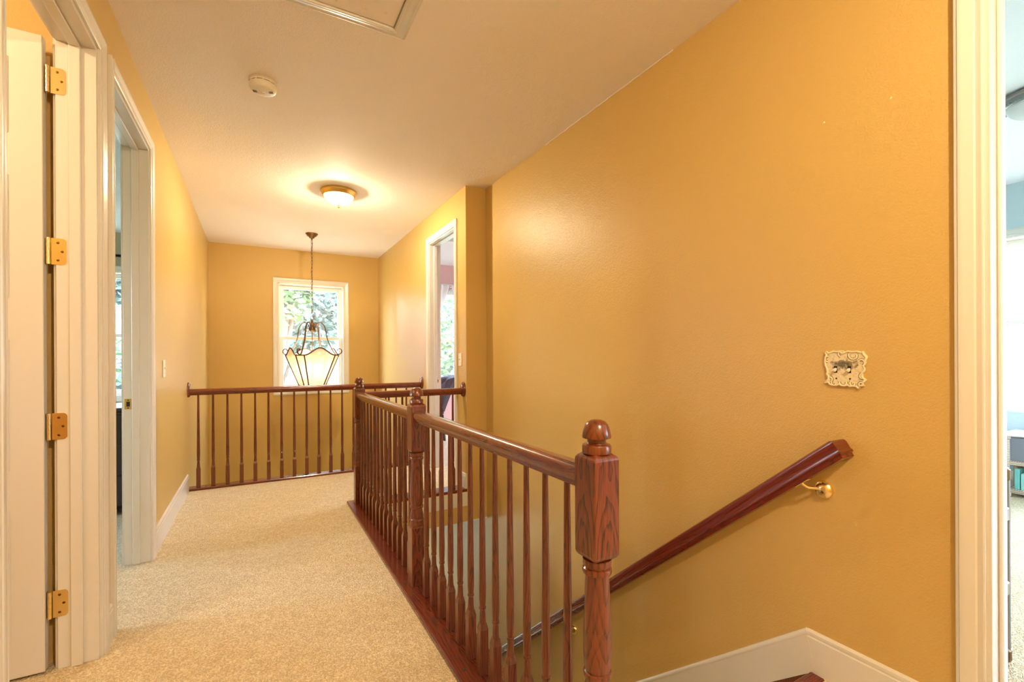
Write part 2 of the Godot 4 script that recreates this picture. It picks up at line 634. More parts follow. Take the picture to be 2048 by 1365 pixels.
	struct("ceiling_blue_room", box_mesh(Vector3(RX + 0.06, H, 1.7), Vector3(6.05, H + 0.15, -3.4)), M.ceiling_white)
	# floors
	st = S()
	bx(st, Vector3(LX - 0.06, FT, 1.6), Vector3(0.80, 0, -5.06))
	bx(st, Vector3(0.80, FT, 1.6), Vector3(RX, 0, -0.93))
	bx(st, Vector3(0.80, FT, JZ), Vector3(JX, 0, -5.06))
	bx(st, Vector3(RX, -0.1, D4A), Vector3(RX + 0.06, 0, D4B))
	bx(st, Vector3(JX, -0.1, D3A), Vector3(JX + 0.06, 0, D3B))
	struct("floor", done(st), M.carpet)
	struct("floor_lower", box_mesh(Vector3(LX - 0.06, LOW - 0.2, 1.7), Vector3(RX + 0.06, LOW, BZ - 0.2)), M.carpet)
	struct("floor_bathroom", box_mesh(Vector3(-2.7, -0.2, -0.6), Vector3(LX - 0.06, 0, -2.48)), M.carpet)
	struct("floor_bedroom", box_mesh(Vector3(-4.3, -0.2, -2.48), Vector3(LX - 0.06, 0, BZ - 0.2)), M.carpet)
	struct("floor_pink_room", box_mesh(Vector3(JX + 0.06, -0.2, JZ - 0.06), Vector3(5.2, 0, BZ - 0.2)), M.carpet)
	struct("floor_blue_room", box_mesh(Vector3(RX + 0.06, -0.2, 1.7), Vector3(6.05, 0, -3.0)), M.carpet)
	# stairwell linings: painted soffit, header face and side face below the carpet, boards on top of them
	st = S()
	bx(st, Vector3(0.795, FT - 0.004, -0.95), Vector3(0.808, -0.135, JZ))
	bx(st, Vector3(0.80, FT - 0.004, JZ), Vector3(JX, 0.0, JZ + 0.004))
	struct("wall_stairwell_header", done(st), M.gold)
	struct("ceiling_lower", box_mesh(Vector3(LX, FT - 0.01, JZ), Vector3(RX, FT, -5.06)), M.ceiling)
	struct("trim_1", box_mesh(Vector3(0.80, -0.127, JZ), Vector3(JX, -0.005, JZ + 0.016), 0.003), M.trim, "cream board under the short railing across the end of the stairwell", "trim")
	struct("trim_2", box_mesh(Vector3(0.80, -0.135, -0.95), Vector3(0.815, -0.005, JZ + 0.016), 0.003), M.trim, "cream board under the long railing, facing into the stairwell", "trim")
	struct("trim_3", box_mesh(Vector3(LX, -0.135, -5.06), Vector3(JX, -0.005, -5.076), 0.003), M.trim, "cream board under the far railing, facing the window", "trim")
	# unseen glazed front door, added to bring daylight into the entrance below
	var fd := struct_root("door_5", "added unseen white entrance door with a tall glass light on the lower floor", "door", Transform3D(Basis.IDENTITY, Vector3(0.0, LOW, BZ - 0.12)))
	st = S()
	for b in [[0, 0, 0.12, 2.25], [0.88, 0, 1.0, 2.25], [0.12, 0, 0.88, 0.3], [0.12, 2.1, 0.88, 2.25]]:
		bx(st, Vector3(b[0], b[1], 0), Vector3(b[2], b[3], 0.045))
	part(fd, "leaf", done(st), M.trim)
	part(fd, "pane", box_mesh(Vector3(0.12, 0.3, 0.02), Vector3(0.88, 2.1, 0.026)), M.glass)

	# baseboards
	var bp := loop([Vector2(0, 0), Vector2(0.013, 0), Vector2(0.013, 0.126), Vector2(0.010, 0.130), Vector2(0.0115, 0.136), Vector2(0.0105, 0.145), Vector2(0.006, 0.151), Vector2(0, 0.152)])
	# profile: x out of the wall, y up -> extruded along local y
	var runs := [
		["baseboard_left", "+x", LX, [[1.6, D1A + 0.067], [D1B - 0.067, D2A + 0.067], [D2B - 0.067, -4.962]]],
		["baseboard_right", "-x", RX, [[D4B - 0.062, -0.973]]],
		["baseboard_jog", "-x", JX, [[JZ, D3A + 0.067], [D3B - 0.067, -5.0]]],
		["baseboard_bedroom", "-x", LX - 0.12, [[D2B, BZ]]],
		["baseboard_blue_room", "-x", 5.85, [[1.6, -2.9]]],
		["baseboard_pink_room", "+x", JX + 0.12, [[D3B - 0.067, BZ]]],
	]
	for r in runs:
		st = S()
		var out := Vector3.RIGHT if r[1] == "+x" else Vector3.LEFT
		for s in r[3]:
			var a: float = s[0]
			var b: float = s[1]
			ext(st, bp, 0.0, absf(b - a), Vector2.ZERO, Vector2.ZERO, Transform3D(Basis(out, Vector3(0, 0, signf(b - a)), Vector3.UP), Vector3(r[2], 0, a)))
		struct(r[0], done(st), M.trim)
	st = S()
	ext(st, bp, 0.0, 3.4, Vector2.ZERO, Vector2.ZERO, Transform3D(Basis(Vector3.BACK, Vector3.RIGHT, Vector3.UP), Vector3(JX + 0.12, 0, BZ)))
	struct("baseboard_pink_room_back", done(st), M.trim)

# ------------------------------------------------------------------ doors
const CW := 0.062
func casing_poly(w: float) -> PackedVector2Array:
	return loop([Vector2(0.0, 0), Vector2(0, 0.009), Vector2(0.004, 0.0105), Vector2(0.010, 0.0095), Vector2(0.016, 0.0095), Vector2(0.020, 0.013), Vector2(w * 0.55, 0.0155), Vector2(w * 0.70, 0.0185), Vector2(w * 0.84, 0.0185), Vector2(w * 0.88, 0.0155), Vector2(w * 0.93, 0.0155), Vector2(w, 0.0135), Vector2(w, 0)])

func door_frame(n: int, label: String, xf: Transform3D, w: float, depth: float, both: bool, stop: float) -> Node3D:
	# local x along the wall (0..w is the rough opening), y up, z out of the wall to the hall
	var r := struct_root("door_%d" % n, label, "doorway", xf)
	var jt := 0.018
	var st := S()
	for sx in [0, 1]:
		var x0 := 0.0 if sx == 0 else w - jt
		st = S()
		cbx(st, Vector3(x0, 0, -depth), Vector3(x0 + jt, DT, 0.0), 0.0015)
		part(r, "jamb", done(st), M.trim)
		var xs := jt if sx == 0 else w - jt - 0.011
		part(r, "door_stop", box_mesh(Vector3(xs, 0, -stop - 0.036), Vector3(xs + 0.011, DT - jt, -stop), 0.003), M.trim)
	part(r, "head_jamb", box_mesh(Vector3(jt, DT - jt, -depth), Vector3(w - jt, DT, 0), 0.0015), M.trim)
	part(r, "head_stop", box_mesh(Vector3(jt, DT - jt - 0.011, -stop - 0.036), Vector3(w - jt, DT - jt, -stop), 0.003), M.trim)
	var cp := casing_poly(CW)
	var rv := 0.006
	for side in ([0, 1] if both else [0]):
		var zb := 0.0 if side == 0 else -depth
		var zo := 1.0 if side == 0 else -1.0
		for sx in [0, 1]:
			var o := Vector3(rv if sx == 0 else w - rv, 0, zb)
			var b := Basis(Vector3(-1 if sx == 0 else 1, 0, 0), Vector3.UP, Vector3(0, 0, zo))
			st = S()
			ext(st, cp, 0.0, DT - rv, Vector2.ZERO, Vector2(1, 0), Transform3D(b, o))
			part(r, "casing", done(st), M.trim)
		st = S()
		ext(st, cp, rv, w - rv, Vector2(-1, 0), Vector2(1, 0), Transform3D(Basis(Vector3.UP, Vector3.RIGHT, Vector3(0, 0, zo)), Vector3(0, DT - rv, zb)))
		part(r, "head_casing", done(st), M.trim)
	return r

func strike(r: Node3D, x: float, y: float, z: float, nx: float, m: Material) -> void:
	# plate on a jamb face at local x, its face towards nx
	var p := part(r, "strike_plate", box_mesh(Vector3(x, y - 0.03, z - 0.018), Vector3(x + nx * 0.0025, y + 0.03, z + 0.018), 0.001), m, Transform3D.IDENTITY, "brass strike plate")
	part(p, "latch_hole", box_mesh(Vector3(x + nx * 0.002, y - 0.014, z - 0.008), Vector3(x + nx * 0.0032, y + 0.014, z + 0.008)), M.dark)
	for s in [-1, 1]:
		part(p, "screw", lathe_mesh([Vector2(0.0042, 0), Vector2(0.003, 0.001), Vector2(0, 0.0012)], 10), M.screw_brass, Transform3D(Basis(Vector3.BACK, -nx * PI / 2), Vector3(x + nx * 0.0025, y + s * 0.022, z)))

func build_doors() -> void:
	# left wall: local x runs towards -z, local z towards +x
	var lb := Basis(Vector3.FORWARD, Vector3.UP, Vector3.RIGHT)
	var d1 := door_frame(1, "cream doorway with brass hinges, door standing open into the bathroom", Transform3D(lb, Vector3(LX, 0, D1A)), D1A - D1B, 0.12, true, 0.045)
	door_frame(2, "cream doorway with a strike plate, opening to the bedroom with the dark rod", Transform3D(lb, Vector3(LX, 0, D2A)), D2A - D2B, 0.12, true, 0.045)
	strike(get_node("door_2"), D2A - D2B - 0.018, 0.92, -0.098, -1.0, M.satin_brass)
	# right wall: local x towards +z, local z towards -x
	var rb := Basis(Vector3.BACK, Vector3.UP, Vector3.LEFT)
	door_frame(3, "cream doorway past the wall jog, opening to the pink room", Transform3D(rb, Vector3(JX, 0, D3B)), D3A - D3B, 0.12, true, 0.045)
	strike(get_node("door_3"), 0.018, 0.93, -0.085, 1.0, M.brass)
	door_frame(4, "white doorway to the blue bedroom beside the ornate switch plate", Transform3D(rb, Vector3(RX, 0, D4B)), D4A - D4B, 0.12, true, 0.045)
	# door leaf of the bathroom, open at a right angle; local frame of door_1
	var w := D1A - D1B
	var leaf := part(d1, "leaf", box_mesh(Vector3(w - 0.036, 0.012, -0.915), Vector3(w - 0.001, DT - 0.022, -0.150), 0.002), M.trim)
	for p in [[0.10, 0.62], [0.72, 1.25], [1.35, 1.85], [1.95, 2.28]]:
		for zc in [-0.34, -0.72]:
			part(leaf, "panel", box_mesh(Vector3(w - 0.040, p[0] + 0.05, zc - 0.14), Vector3(w - 0.034, p[1], zc + 0.10), 0.003), M.trim)
	for hy in [2.232, 1.585, 0.922, 0.250]:
		var hg := Node3D.new()
		hg.name = "hinge"
		d1.add_child(hg, true)
		hg.position = Vector3(w - 0.018, hy, -0.132)
		hg.set_meta("label", "polished brass butt hinge")
		var hp := []
		# rounded leaf on the jamb: local x out of the jamb (-x), z towards the hall
		for c in [[0.043, 0.037], [0.043, -0.037]]:
			for k in 5:
				var an: float = (k / 4.0) * PI / 2
				var sy: float = signf(c[1])
				if sy > 0:
					hp.append(Vector2(c[0] + 0.013 * sin(PI / 2 - an) - 0.013, c[1] + 0.013 * sin(an)))
				else:
					hp.append(Vector2(c[0] + 0.013 * sin(an) - 0.013, c[1] - 0.013 * cos(an)))
		hp.sort_custom(func(a, b): return a.y > b.y)
		var poly := [Vector2(0.0, 0.05)]
		poly.append_array(hp)
		poly.append(Vector2(0.0, -0.05))
		# extrude along -x
		part(hg, "hinge_leaf", ext_mesh(loop(poly), 0.0, 0.002, Vector2.ZERO, Vector2.ZERO, Transform3D(Basis(Vector3(0, 0, 1), Vector3(-1, 0, 0), Vector3.UP), Vector3.ZERO)), M.brass)
		part(hg, "hinge_leaf", box_mesh(Vector3(-0.002, -0.05, -0.0205), Vector3(0.017, 0.05, -0.0180), 0.001), M.brass)
		for k in 5:
			part(hg, "knuckle", lathe_mesh([Vector2(0, -0.0098), Vector2(0.0062, -0.0098), Vector2(0.0062, 0.0098), Vector2(0, 0.0098)], 12), M.brass, Transform3D(Basis.IDENTITY, Vector3(-0.006, -0.04 + 0.02 * k, -0.008)))
		for s in [[0.019, 0.033], [0.031, 0.0], [0.019, -0.033]]:
			part(hg, "screw", lathe_mesh([Vector2(0.0048, 0), Vector2(0.0036, 0.0008), Vector2(0, 0.0009)], 10), M.screw_brass, Transform3D(Basis(Vector3.BACK, PI / 2), Vector3(-0.002, s[1], s[0])))

# ------------------------------------------------------------------ windows
func window(n: int, label: String, xf: Transform3D, grid: bool) -> Node3D:
	# local x along the wall (centre 0), y up, z into the room; the wall face is z = 0
	var r := struct_root("window_%d" % n, label, "window", xf)
	var cp := casing_poly(0.068)
	var st := S()
	var a := WH - 0.006
	for sx in [-1, 1]:
		st = S()
		ext(st, cp, WB + 0.006, WT - 0.006, Vector2(-1, 0), Vector2(1, 0), Transform3D(Basis(Vector3(sx, 0, 0), Vector3.UP, Vector3.BACK), Vector3(sx * a, 0, 0)))
		part(r, "casing", done(st), M.trim)
	for sy in [-1, 1]:
		st = S()
		ext(st, cp, -a, a, Vector2(-1, 0), Vector2(1, 0), Transform3D(Basis(Vector3(0, sy, 0), Vector3.RIGHT, Vector3.BACK), Vector3(0, WT - 0.006 if sy > 0 else WB + 0.006, 0)))
		part(r, "casing", done(st), M.trim)
	# box frame and stops
	st = S()
	for sx in [-1, 1]:
		bx(st, Vector3(sx * WH, WB, -0.2), Vector3(sx * (WH - 0.018), WT, 0.0))
		bx(st, Vector3(sx * (WH - 0.018), WB, -0.125), Vector3(sx * (WH - 0.036), WT, -0.108))
	bx(st, Vector3(-WH, WT, -0.2), Vector3(WH, WT - 0.018, 0))
	bx(st, Vector3(-WH, WB, -0.2), Vector3(WH, WB + 0.018, 0))
	part(r, "window_frame", done(st), M.sash)
	var mid := 1.468
	var sashes := [["upper_sash", mid - 0.02, WT - 0.018, -0.155, 0.046, 0.075], ["lower_sash", WB + 0.018, mid + 0.022, -0.105, 0.060, 0.046]]
	for s in sashes:
		var y0: float = s[1]
		var y1: float = s[2]
		var z: float = s[3]
		var xo := WH - 0.02
		var xi := xo - (0.056 if s[0] == "upper_sash" else 0.050)
		var bot: float = 0.042 if s[0] == "upper_sash" else 0.060
		var top: float = 0.056 if s[0] == "upper_sash" else 0.044
		st = S()
		for sx in [-1, 1]:
			cbx(st, Vector3(minf(sx * xo, sx * xi), y0, z), Vector3(maxf(sx * xo, sx * xi), y1, z + 0.036), 0.003)
		cbx(st, Vector3(-xi, y0, z), Vector3(xi, y0 + bot, z + 0.036), 0.003)
		cbx(st, Vector3(-xi, y1 - top, z), Vector3(xi, y1, z + 0.036), 0.003)
		var sash := part(r, s[0], done(st), M.sash)
		part(sash, "pane", box_mesh(Vector3(-xi, y0 + bot, z + 0.022), Vector3(xi, y1 - top, z + 0.025)), M.glass)
		if grid:
			for k in [-1, 1]:
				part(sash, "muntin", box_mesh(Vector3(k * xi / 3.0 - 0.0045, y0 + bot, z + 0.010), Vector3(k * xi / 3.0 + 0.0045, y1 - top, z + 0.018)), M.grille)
			var ym := (y0 + bot + y1 - top) * 0.5
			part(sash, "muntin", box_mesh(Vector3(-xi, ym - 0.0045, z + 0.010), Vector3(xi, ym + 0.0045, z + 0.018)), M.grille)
	return r

func build_windows() -> void:
	window(1, "white double-hung window with thin grids behind the hanging lantern", Transform3D(Basis.IDENTITY, Vector3(0.690, 0, BZ)), true)
	window(2, "white double-hung window seen through the bedroom doorway under a dark rod", Transform3D(Basis.IDENTITY, Vector3(-1.42, 0, BZ)), true)
	window(3, "white double-hung window under a tied-back curtain in the pink room", Transform3D(Basis.IDENTITY, Vector3(2.76, 0, BZ)), true)
	var b := Basis(Vector3(0, 0, 1), Vector3.UP, Vector3(-1, 0, 0))
	window(4, "bright white window in the blue bedroom over the low wicker bookcase", Transform3D(b, Vector3(5.85, 0, -1.415)), false)
	window(5, "added second white window, unseen, on the outer wall of the blue bedroom", Transform3D(b, Vector3(5.85, 0, 0.55)), false)  # unseen like the two below, added to brighten the blue bedroom
	window(6, "added unseen white window in the front wall of the blue bedroom near its corner", Transform3D(Basis(Vector3.LEFT, Vector3.UP, Vector3.FORWARD), Vector3(4.6, 0, 1.6)), false)
	window(7, "added unseen white window in the front wall of the blue bedroom near the hall", Transform3D(Basis(Vector3.LEFT, Vector3.UP, Vector3.FORWARD), Vector3(3.2, 0, 1.6)), false)
	window(8, "added unseen white window in the side wall of the pink room near its door", Transform3D(b, Vector3(5.1, 0, -4.7)), true)  # unseen like the next one, added to brighten the pink room
	window(9, "added unseen white window in the side wall of the pink room near the garden", Transform3D(b, Vector3(5.1, 0, -6.2)), true)
	var bl := Basis(Vector3.FORWARD, Vector3.UP, Vector3.RIGHT)
	window(10, "added unseen white window in the side wall of the bedroom near its door", Transform3D(bl, Vector3(-4.2, 0, -3.6)), true)  # this pair is out of view, added for more daylight in the bedroom
	window(11, "added unseen white window in the side wall of the bedroom near the garden", Transform3D(bl, Vector3(-4.2, 0, -5.6)), true)

# ------------------------------------------------------------------ stairs
func build_stairs() -> void:
	var s := struct_root("stairs", "carpeted staircase going down between the long railing and the gold wall", "stairs")
	var run := 0.2275
	var rise := 0.1876
	for k in range(1, 16):
		var z := -0.95 - run * (k - 1)
		var y := -rise * k
		part(s, "tread", box_mesh(Vector3(0.815, y - 0.03, z + 0.01), Vector3(RX - 0.016, y, z - run - 0.025), 0.012), M.carpet)
		part(s, "riser", box_mesh(Vector3(0.815, y, z - 0.005), Vector3(RX - 0.016, y + rise - 0.03, z + 0.012)), M.trim)
	# wooden landing edge at the head of the stairs, and the stained stringer under the painted skirt
	part(s, "landing_nosing", box_mesh(Vector3(-0.055, 0, -0.022), Vector3(0.0, 0.985, 0.0), 0.006), M.rail_red, along(Vector3(0.812, 0.004, -0.905), Vector3.RIGHT, Vector3.UP))
	part(s, "stringer", ext_mesh(loop([Vector2(-0.930, 0.02), Vector2(-4.3, 0.02 - 3.37 * 0.843), Vector2(-4.3, -0.40 - 3.37 * 0.843), Vector2(-0.930, -0.40)]), 0.0, 0.010, Vector2.ZERO, Vector2.ZERO, Transform3D(Basis(Vector3(0, 0, 1), Vector3(-1, 0, 0), Vector3.UP), Vector3(RX, 0, 0))), M.shoe)
	# sloping skirt board on the gold wall, with its cap bead
	var sk := struct_root("trim_4", "cream skirt board sloping down the gold wall beside the stairs", "trim")
	var sl := 0.843
	var zt := -0.973
	var z1 := -4.3
	var st := S()
	var poly := loop([Vector2(zt, 0.140), Vector2(z1, 0.140 + (z1 - zt) * sl), Vector2(z1, -0.015 + (z1 - zt) * sl), Vector2(-0.940, 0.012)])
	ext(st, poly, 0.0, 0.014, Vector2.ZERO, Vector2.ZERO, Transform3D(Basis(Vector3(0, 0, 1), Vector3(-1, 0, 0), Vector3.UP), Vector3(RX, 0, 0)))
	part(sk, "board", done(st), M.trim)
	st = S()
	var cap := loop([Vector2(0, -0.012), Vector2(0.0125, -0.010), Vector2(0.0155, -0.002), Vector2(0.0145, 0.006), Vector2(0.010, 0.012), Vector2(0, 0.013)])
	var dir := Vector3(0, -sl, -1).normalized()
	var upv := Vector3(0, 1, -sl).normalized()
	ext(st, cap, -0.004, 4.3, Vector2.ZERO, Vector2.ZERO, Transform3D(Basis(Vector3(-1, 0, 0), dir, upv), Vector3(RX, 0.140, zt)))
	part(sk, "cap_bead", done(st), M.trim)

# ------------------------------------------------------------------ railings
var baluster_mesh: ArrayMesh
var newel_parts := {}

func make_baluster() -> ArrayMesh:
	# base of the block at y = 0, round tip at y = 0.85
	var st := S()
	var b := 0.0160
	cbx(st, Vector3(-b, 0, -b), Vector3(b, 0.165, b), 0.0016)
	var r := 0.0105
	var y0 := 0.163
	var y1 := 0.187
	for k in 4:
		var a := TAU * k / 4.0 + PI / 4
		var c := TAU * (k + 1) / 4.0 + PI / 4
		var s2 := sqrt(2.0)
		q(st, Vector3(cos(a) * b * s2, y0, sin(a) * b * s2), Vector3(cos(c) * b * s2, y0, sin(c) * b * s2), Vector3(cos(c) * r * s2, y1, sin(c) * r * s2), Vector3(cos(a) * r * s2, y1, sin(a) * r * s2), Vector3(cos((a + c) / 2), 0.6, sin((a + c) / 2)))
	lathe(st, [Vector2(0.0125, 0.180), Vector2(0.0128, 0.190), Vector2(0.0116, 0.198), Vector2(0.0113, 0.205), Vector2(0.0108, 0.220), Vector2(0.0098, 0.232), Vector2(0.0100, 0.235), Vector2(0.0126, 0.237), Vector2(0.0130, 0.241), Vector2(0.0126, 0.245), Vector2(0.0108, 0.247), Vector2(0.0114, 0.252), Vector2(0.0126, 0.275), Vector2(0.0130, 0.310), Vector2(0.0126, 0.360), Vector2(0.0108, 0.55), Vector2(0.0082, 0.85), Vector2(0, 0.85)], 12)
	return done(st)

func square_block(st: SurfaceTool, h: float, y0: float, y1: float, top: float, bottom: float) -> void:
	# square post section whose corners curve in towards round turnings at the ends
	var prof := []
	for k in 5:
		var f := k / 4.0
		prof.append([h - bottom * pow(1.0 - f, 2.0), y0 + bottom * f] if bottom > 0 else [h, y0])
	for k in 5:
		var f := k / 4.0
		prof.append([h - top * pow(f, 2.0), y1 - top * (1.0 - f)] if top > 0 else [h, y1])
	var c := 0.003
	for i in prof.size() - 1:
		var ha: float = prof[i][0]
		var hb: float = prof[i + 1][0]
		var ya: float = prof[i][1]
		var yb: float = prof[i + 1][1]
		if yb - ya < 1e-5:
			continue
		for k in 4:
			var bs := Basis(Vector3.UP, k * PI / 2)
			q(st, bs * Vector3(-ha + c, ya, ha), bs * Vector3(ha - c, ya, ha), bs * Vector3(hb - c, yb, hb), bs * Vector3(-hb + c, yb, hb), bs * Vector3.BACK)
			q(st, bs * Vector3(ha - c, ya, ha), bs * Vector3(ha, ya, ha - c), bs * Vector3(hb, yb, hb - c), bs * Vector3(hb - c, yb, hb), bs * Vector3(1, 0, 1))
	var h0: float = prof[0][0]
	var h1: float = prof[-1][0]
	q(st, Vector3(-h0, y0, -h0), Vector3(h0, y0, -h0), Vector3(h0, y0, h0), Vector3(-h0, y0, h0), Vector3.DOWN)
	q(st, Vector3(-h1, y1, -h1), Vector3(h1, y1, -h1), Vector3(h1, y1, h1), Vector3(-h1, y1, h1), Vector3.UP)

func newel(parent: Node3D, at: Vector3, off: Vector3) -> void:
	var h := 0.0385
	if newel_parts.is_empty():
		var st := S()
		square_block(st, h, 0.0, 0.300, 0.012, 0.0)
		newel_parts.base = done(st)
		newel_parts.shaft = lathe_mesh([Vector2(0, 0.298), Vector2(0.036, 0.298), Vector2(0.0365, 0.306), Vector2(0.034, 0.314), Vector2(0.0345, 0.318), Vector2(0.037, 0.322), Vector2(0.036, 0.330), Vector2(0.0335, 0.333), Vector2(0.034, 0.345), Vector2(0.031, 0.362), Vector2(0.0275, 0.378), Vector2(0.0275, 0.382), Vector2(0.033, 0.385), Vector2(0.0345, 0.391), Vector2(0.033, 0.397), Vector2(0.0295, 0.399), Vector2(0.0320, 0.410), Vector2(0.0338, 0.440), Vector2(0.0335, 0.480), Vector2(0.0315, 0.55), Vector2(0.0285, 0.628), Vector2(0.0285, 0.631), Vector2(0.0345, 0.634), Vector2(0.0360, 0.640), Vector2(0.0345, 0.646), Vector2(0.030, 0.649), Vector2(0.030, 0.652), Vector2(0.0345, 0.654), Vector2(0.0345, 0.668), Vector2(0, 0.668)], 24)
		st = S()
		square_block(st, h, 0.664, 0.925, 0.018, 0.020)
		newel_parts.block = done(st)
		newel_parts.finial = lathe_mesh([Vector2(0, 0.922), Vector2(0.0350, 0.922), Vector2(0.0350, 0.938), Vector2(0.033, 0.942), Vector2(0.0255, 0.944), Vector2(0.0225, 0.948), Vector2(0.0225, 0.955), Vector2(0.0260, 0.957), Vector2(0.0345, 0.958), Vector2(0.0350, 0.962), Vector2(0.0325, 0.976), Vector2(0.0275, 0.990), Vector2(0.0215, 0.997), Vector2(0.0120, 1.001), Vector2(0, 1.002)], 24)
	var m: StandardMaterial3D = M.newel.duplicate()
	m.uv1_offset = off
	var n := Node3D.new()
	n.name = "newel_post"
	parent.add_child(n, true)
	n.position = at
	part(n, "base_block", newel_parts.base, m)
	part(n, "turned_shaft", newel_parts.shaft, m)
	part(n, "upper_block", newel_parts.block, m)
	part(n, "finial", newel_parts.finial, m)

func rail_poly() -> PackedVector2Array:
	# (x, z): x across, z up
	var half := [Vector2(0.0190, 0.0), Vector2(0.0190, 0.007), Vector2(0.0240, 0.010), Vector2(0.0240, 0.014), Vector2(0.0285, 0.018), Vector2(0.0310, 0.026), Vector2(0.0318, 0.034), Vector2(0.0305, 0.042), Vector2(0.0265, 0.049), Vector2(0.0190, 0.0540), Vector2(0.0095, 0.0565)]
	var a := []
	for p in half:
		a.append(p)
	a.append(Vector2(0, 0.0572))
	for k in range(half.size() - 1, -1, -1):
		a.append(Vector2(-half[k].x, half[k].y))
	return loop(a)

func rosette(parent: Node3D, at: Vector3, nx: float) -> void:
	# turned oval plate on a wall face, facing nx along x
	var b := Basis(Vector3.BACK, -nx * PI / 2) * Basis.from_scale(Vector3(1.4, 1, 1))
	var ro := part(parent, "rosette", lathe_mesh([Vector2(0.048, 0), Vector2(0.048, 0.010), Vector2(0.045, 0.016), Vector2(0.040, 0.019), Vector2(0, 0.020)], 28), M.rail, Transform3D(b, at))
	for s in [-1, 1]:
		part(ro, "screw", lathe_mesh([Vector2(0.005, 0), Vector2(0.004, 0.0012), Vector2(0, 0.0016)], 10), M.screw, Transform3D(Basis.from_scale(Vector3(0.72, 1, 1)), Vector3(s * 0.034, 0.0195, 0.0)))

func shoe_screws(parent: Node3D, spots: Array) -> void:
	for s in spots:
		part(parent, "screw", lathe_mesh([Vector2(0.0065, 0), Vector2(0.005, 0.0015), Vector2(0, 0.002)], 10), M.screw, Transform3D(Basis.IDENTITY, s))

func build_balustrades() -> void:
	baluster_mesh = make_baluster()
	var rp := rail_poly()
	var top := 0.908
	var ry := top - 0.0572
	var sh := 0.022
	var shoe_poly := func(w: float) -> PackedVector2Array:
		return loop([Vector2(-w / 2, 0), Vector2(w / 2, 0), Vector2(w / 2, sh - 0.006), Vector2(w / 2 - 0.006, sh), Vector2(-w / 2 + 0.006, sh), Vector2(-w / 2, sh - 0.006)])
	# far railing, wall to wall across the hall
	var t := thing("balustrade", "far red-brown railing spanning wall to wall in front of the window", "railing", Vector3(0.535, 0, -5.01))
	var c := t.position
	part(t, "handrail", ext_mesh(rp, 0.0, JX - LX - 0.03), M.rail, along(Vector3(LX + 0.015, ry, -5.01) - c, Vector3.RIGHT))
	part(t, "base_shoe", ext_mesh(shoe_poly.call(0.105), 0.0, JX - LX), M.shoe, along(Vector3(LX, 0, -5.008) - c, Vector3.RIGHT))
	for k in 19:
		part(t, "baluster", baluster_mesh, M.wood[k % 4], Transform3D(Basis.IDENTITY, Vector3(-0.466 + 0.1122 * k, sh, -5.01) - c))
	rosette(t, Vector3(LX, 0.900, -5.02) - c, 1.0)
	rosette(t, Vector3(JX, 0.900, -4.985) - c, -1.0)
	shoe_screws(t, [Vector3(-0.41, sh, -4.985) - c, Vector3(-0.405, sh, -5.025) - c, Vector3(0.26, sh, -4.985) - c, Vector3(0.262, sh, -5.025) - c, Vector3(0.82, sh, -4.985) - c, Vector3(0.825, sh, -5.025) - c])
	# long railing beside the stairs, with its three newel posts
	var nx := 0.7165
	var nz := [-0.872, -2.307, -3.826]
	t = thing("balustrade", "red-brown railing with three newel posts around two sides of the stairwell", "railing", Vector3(nx, 0, -2.307))
	c = t.position
	for k in 3:
		newel(t, Vector3(nx, sh, nz[k]) - c, Vector3(0.52 + 0.07 * k, 0.05 + 0.31 * k, 0.5 + 0.05 * k))
	for k in 2:
		part(t, "handrail", ext_mesh(rp, 0.0, nz[k] - nz[k + 1] - 0.07), M.rail, along(Vector3(nx, ry, nz[k] - 0.035) - c, Vector3.FORWARD))
	part(t, "base_shoe", ext_mesh(shoe_poly.call(0.172), 0.0, 3.09), M.shoe, along(Vector3(nx, 0, -0.81) - c, Vector3.FORWARD))
	for k in 12:
		part(t, "baluster", baluster_mesh, M.wood[(k * 3) % 4], Transform3D(Basis.IDENTITY, Vector3(nx, sh, -0.994 - 0.1055 * k) - c))
	for k in 13:
		part(t, "baluster", baluster_mesh, M.wood[(k * 3 + 1) % 4], Transform3D(Basis.IDENTITY, Vector3(nx, sh, -2.418 - 0.1085 * k) - c))
	var sc := []
	for z in [-1.57, -2.20, -2.34, -2.95, -3.62]:
		sc.append(Vector3(nx - 0.052, sh, z) - c)
	shoe_screws(t, sc)
	# short railing across the end of the stairwell
	part(t, "handrail", ext_mesh(rp, 0.0, JX - 0.015 - nx - 0.035), M.rail, along(Vector3(nx + 0.038, ry, -3.82) - c, Vector3.RIGHT))
	part(t, "base_shoe", ext_mesh(shoe_poly.call(0.160), 0.0, JX - nx - 0.087), M.shoe, along(Vector3(nx + 0.087, 0, -3.812) - c, Vector3.RIGHT))
	for k in 7:
		part(t, "baluster", baluster_mesh, M.wood[(k * 3 + 2) % 4], Transform3D(Basis.IDENTITY, Vector3(0.84 + 0.1128 * k, sh, -3.82) - c))
	rosette(t, Vector3(JX, 0.895, -3.80) - c, -1.0)
	shoe_screws(t, [Vector3(1.585, sh, -3.785) - c, Vector3(1.02, sh, -3.785) - c])

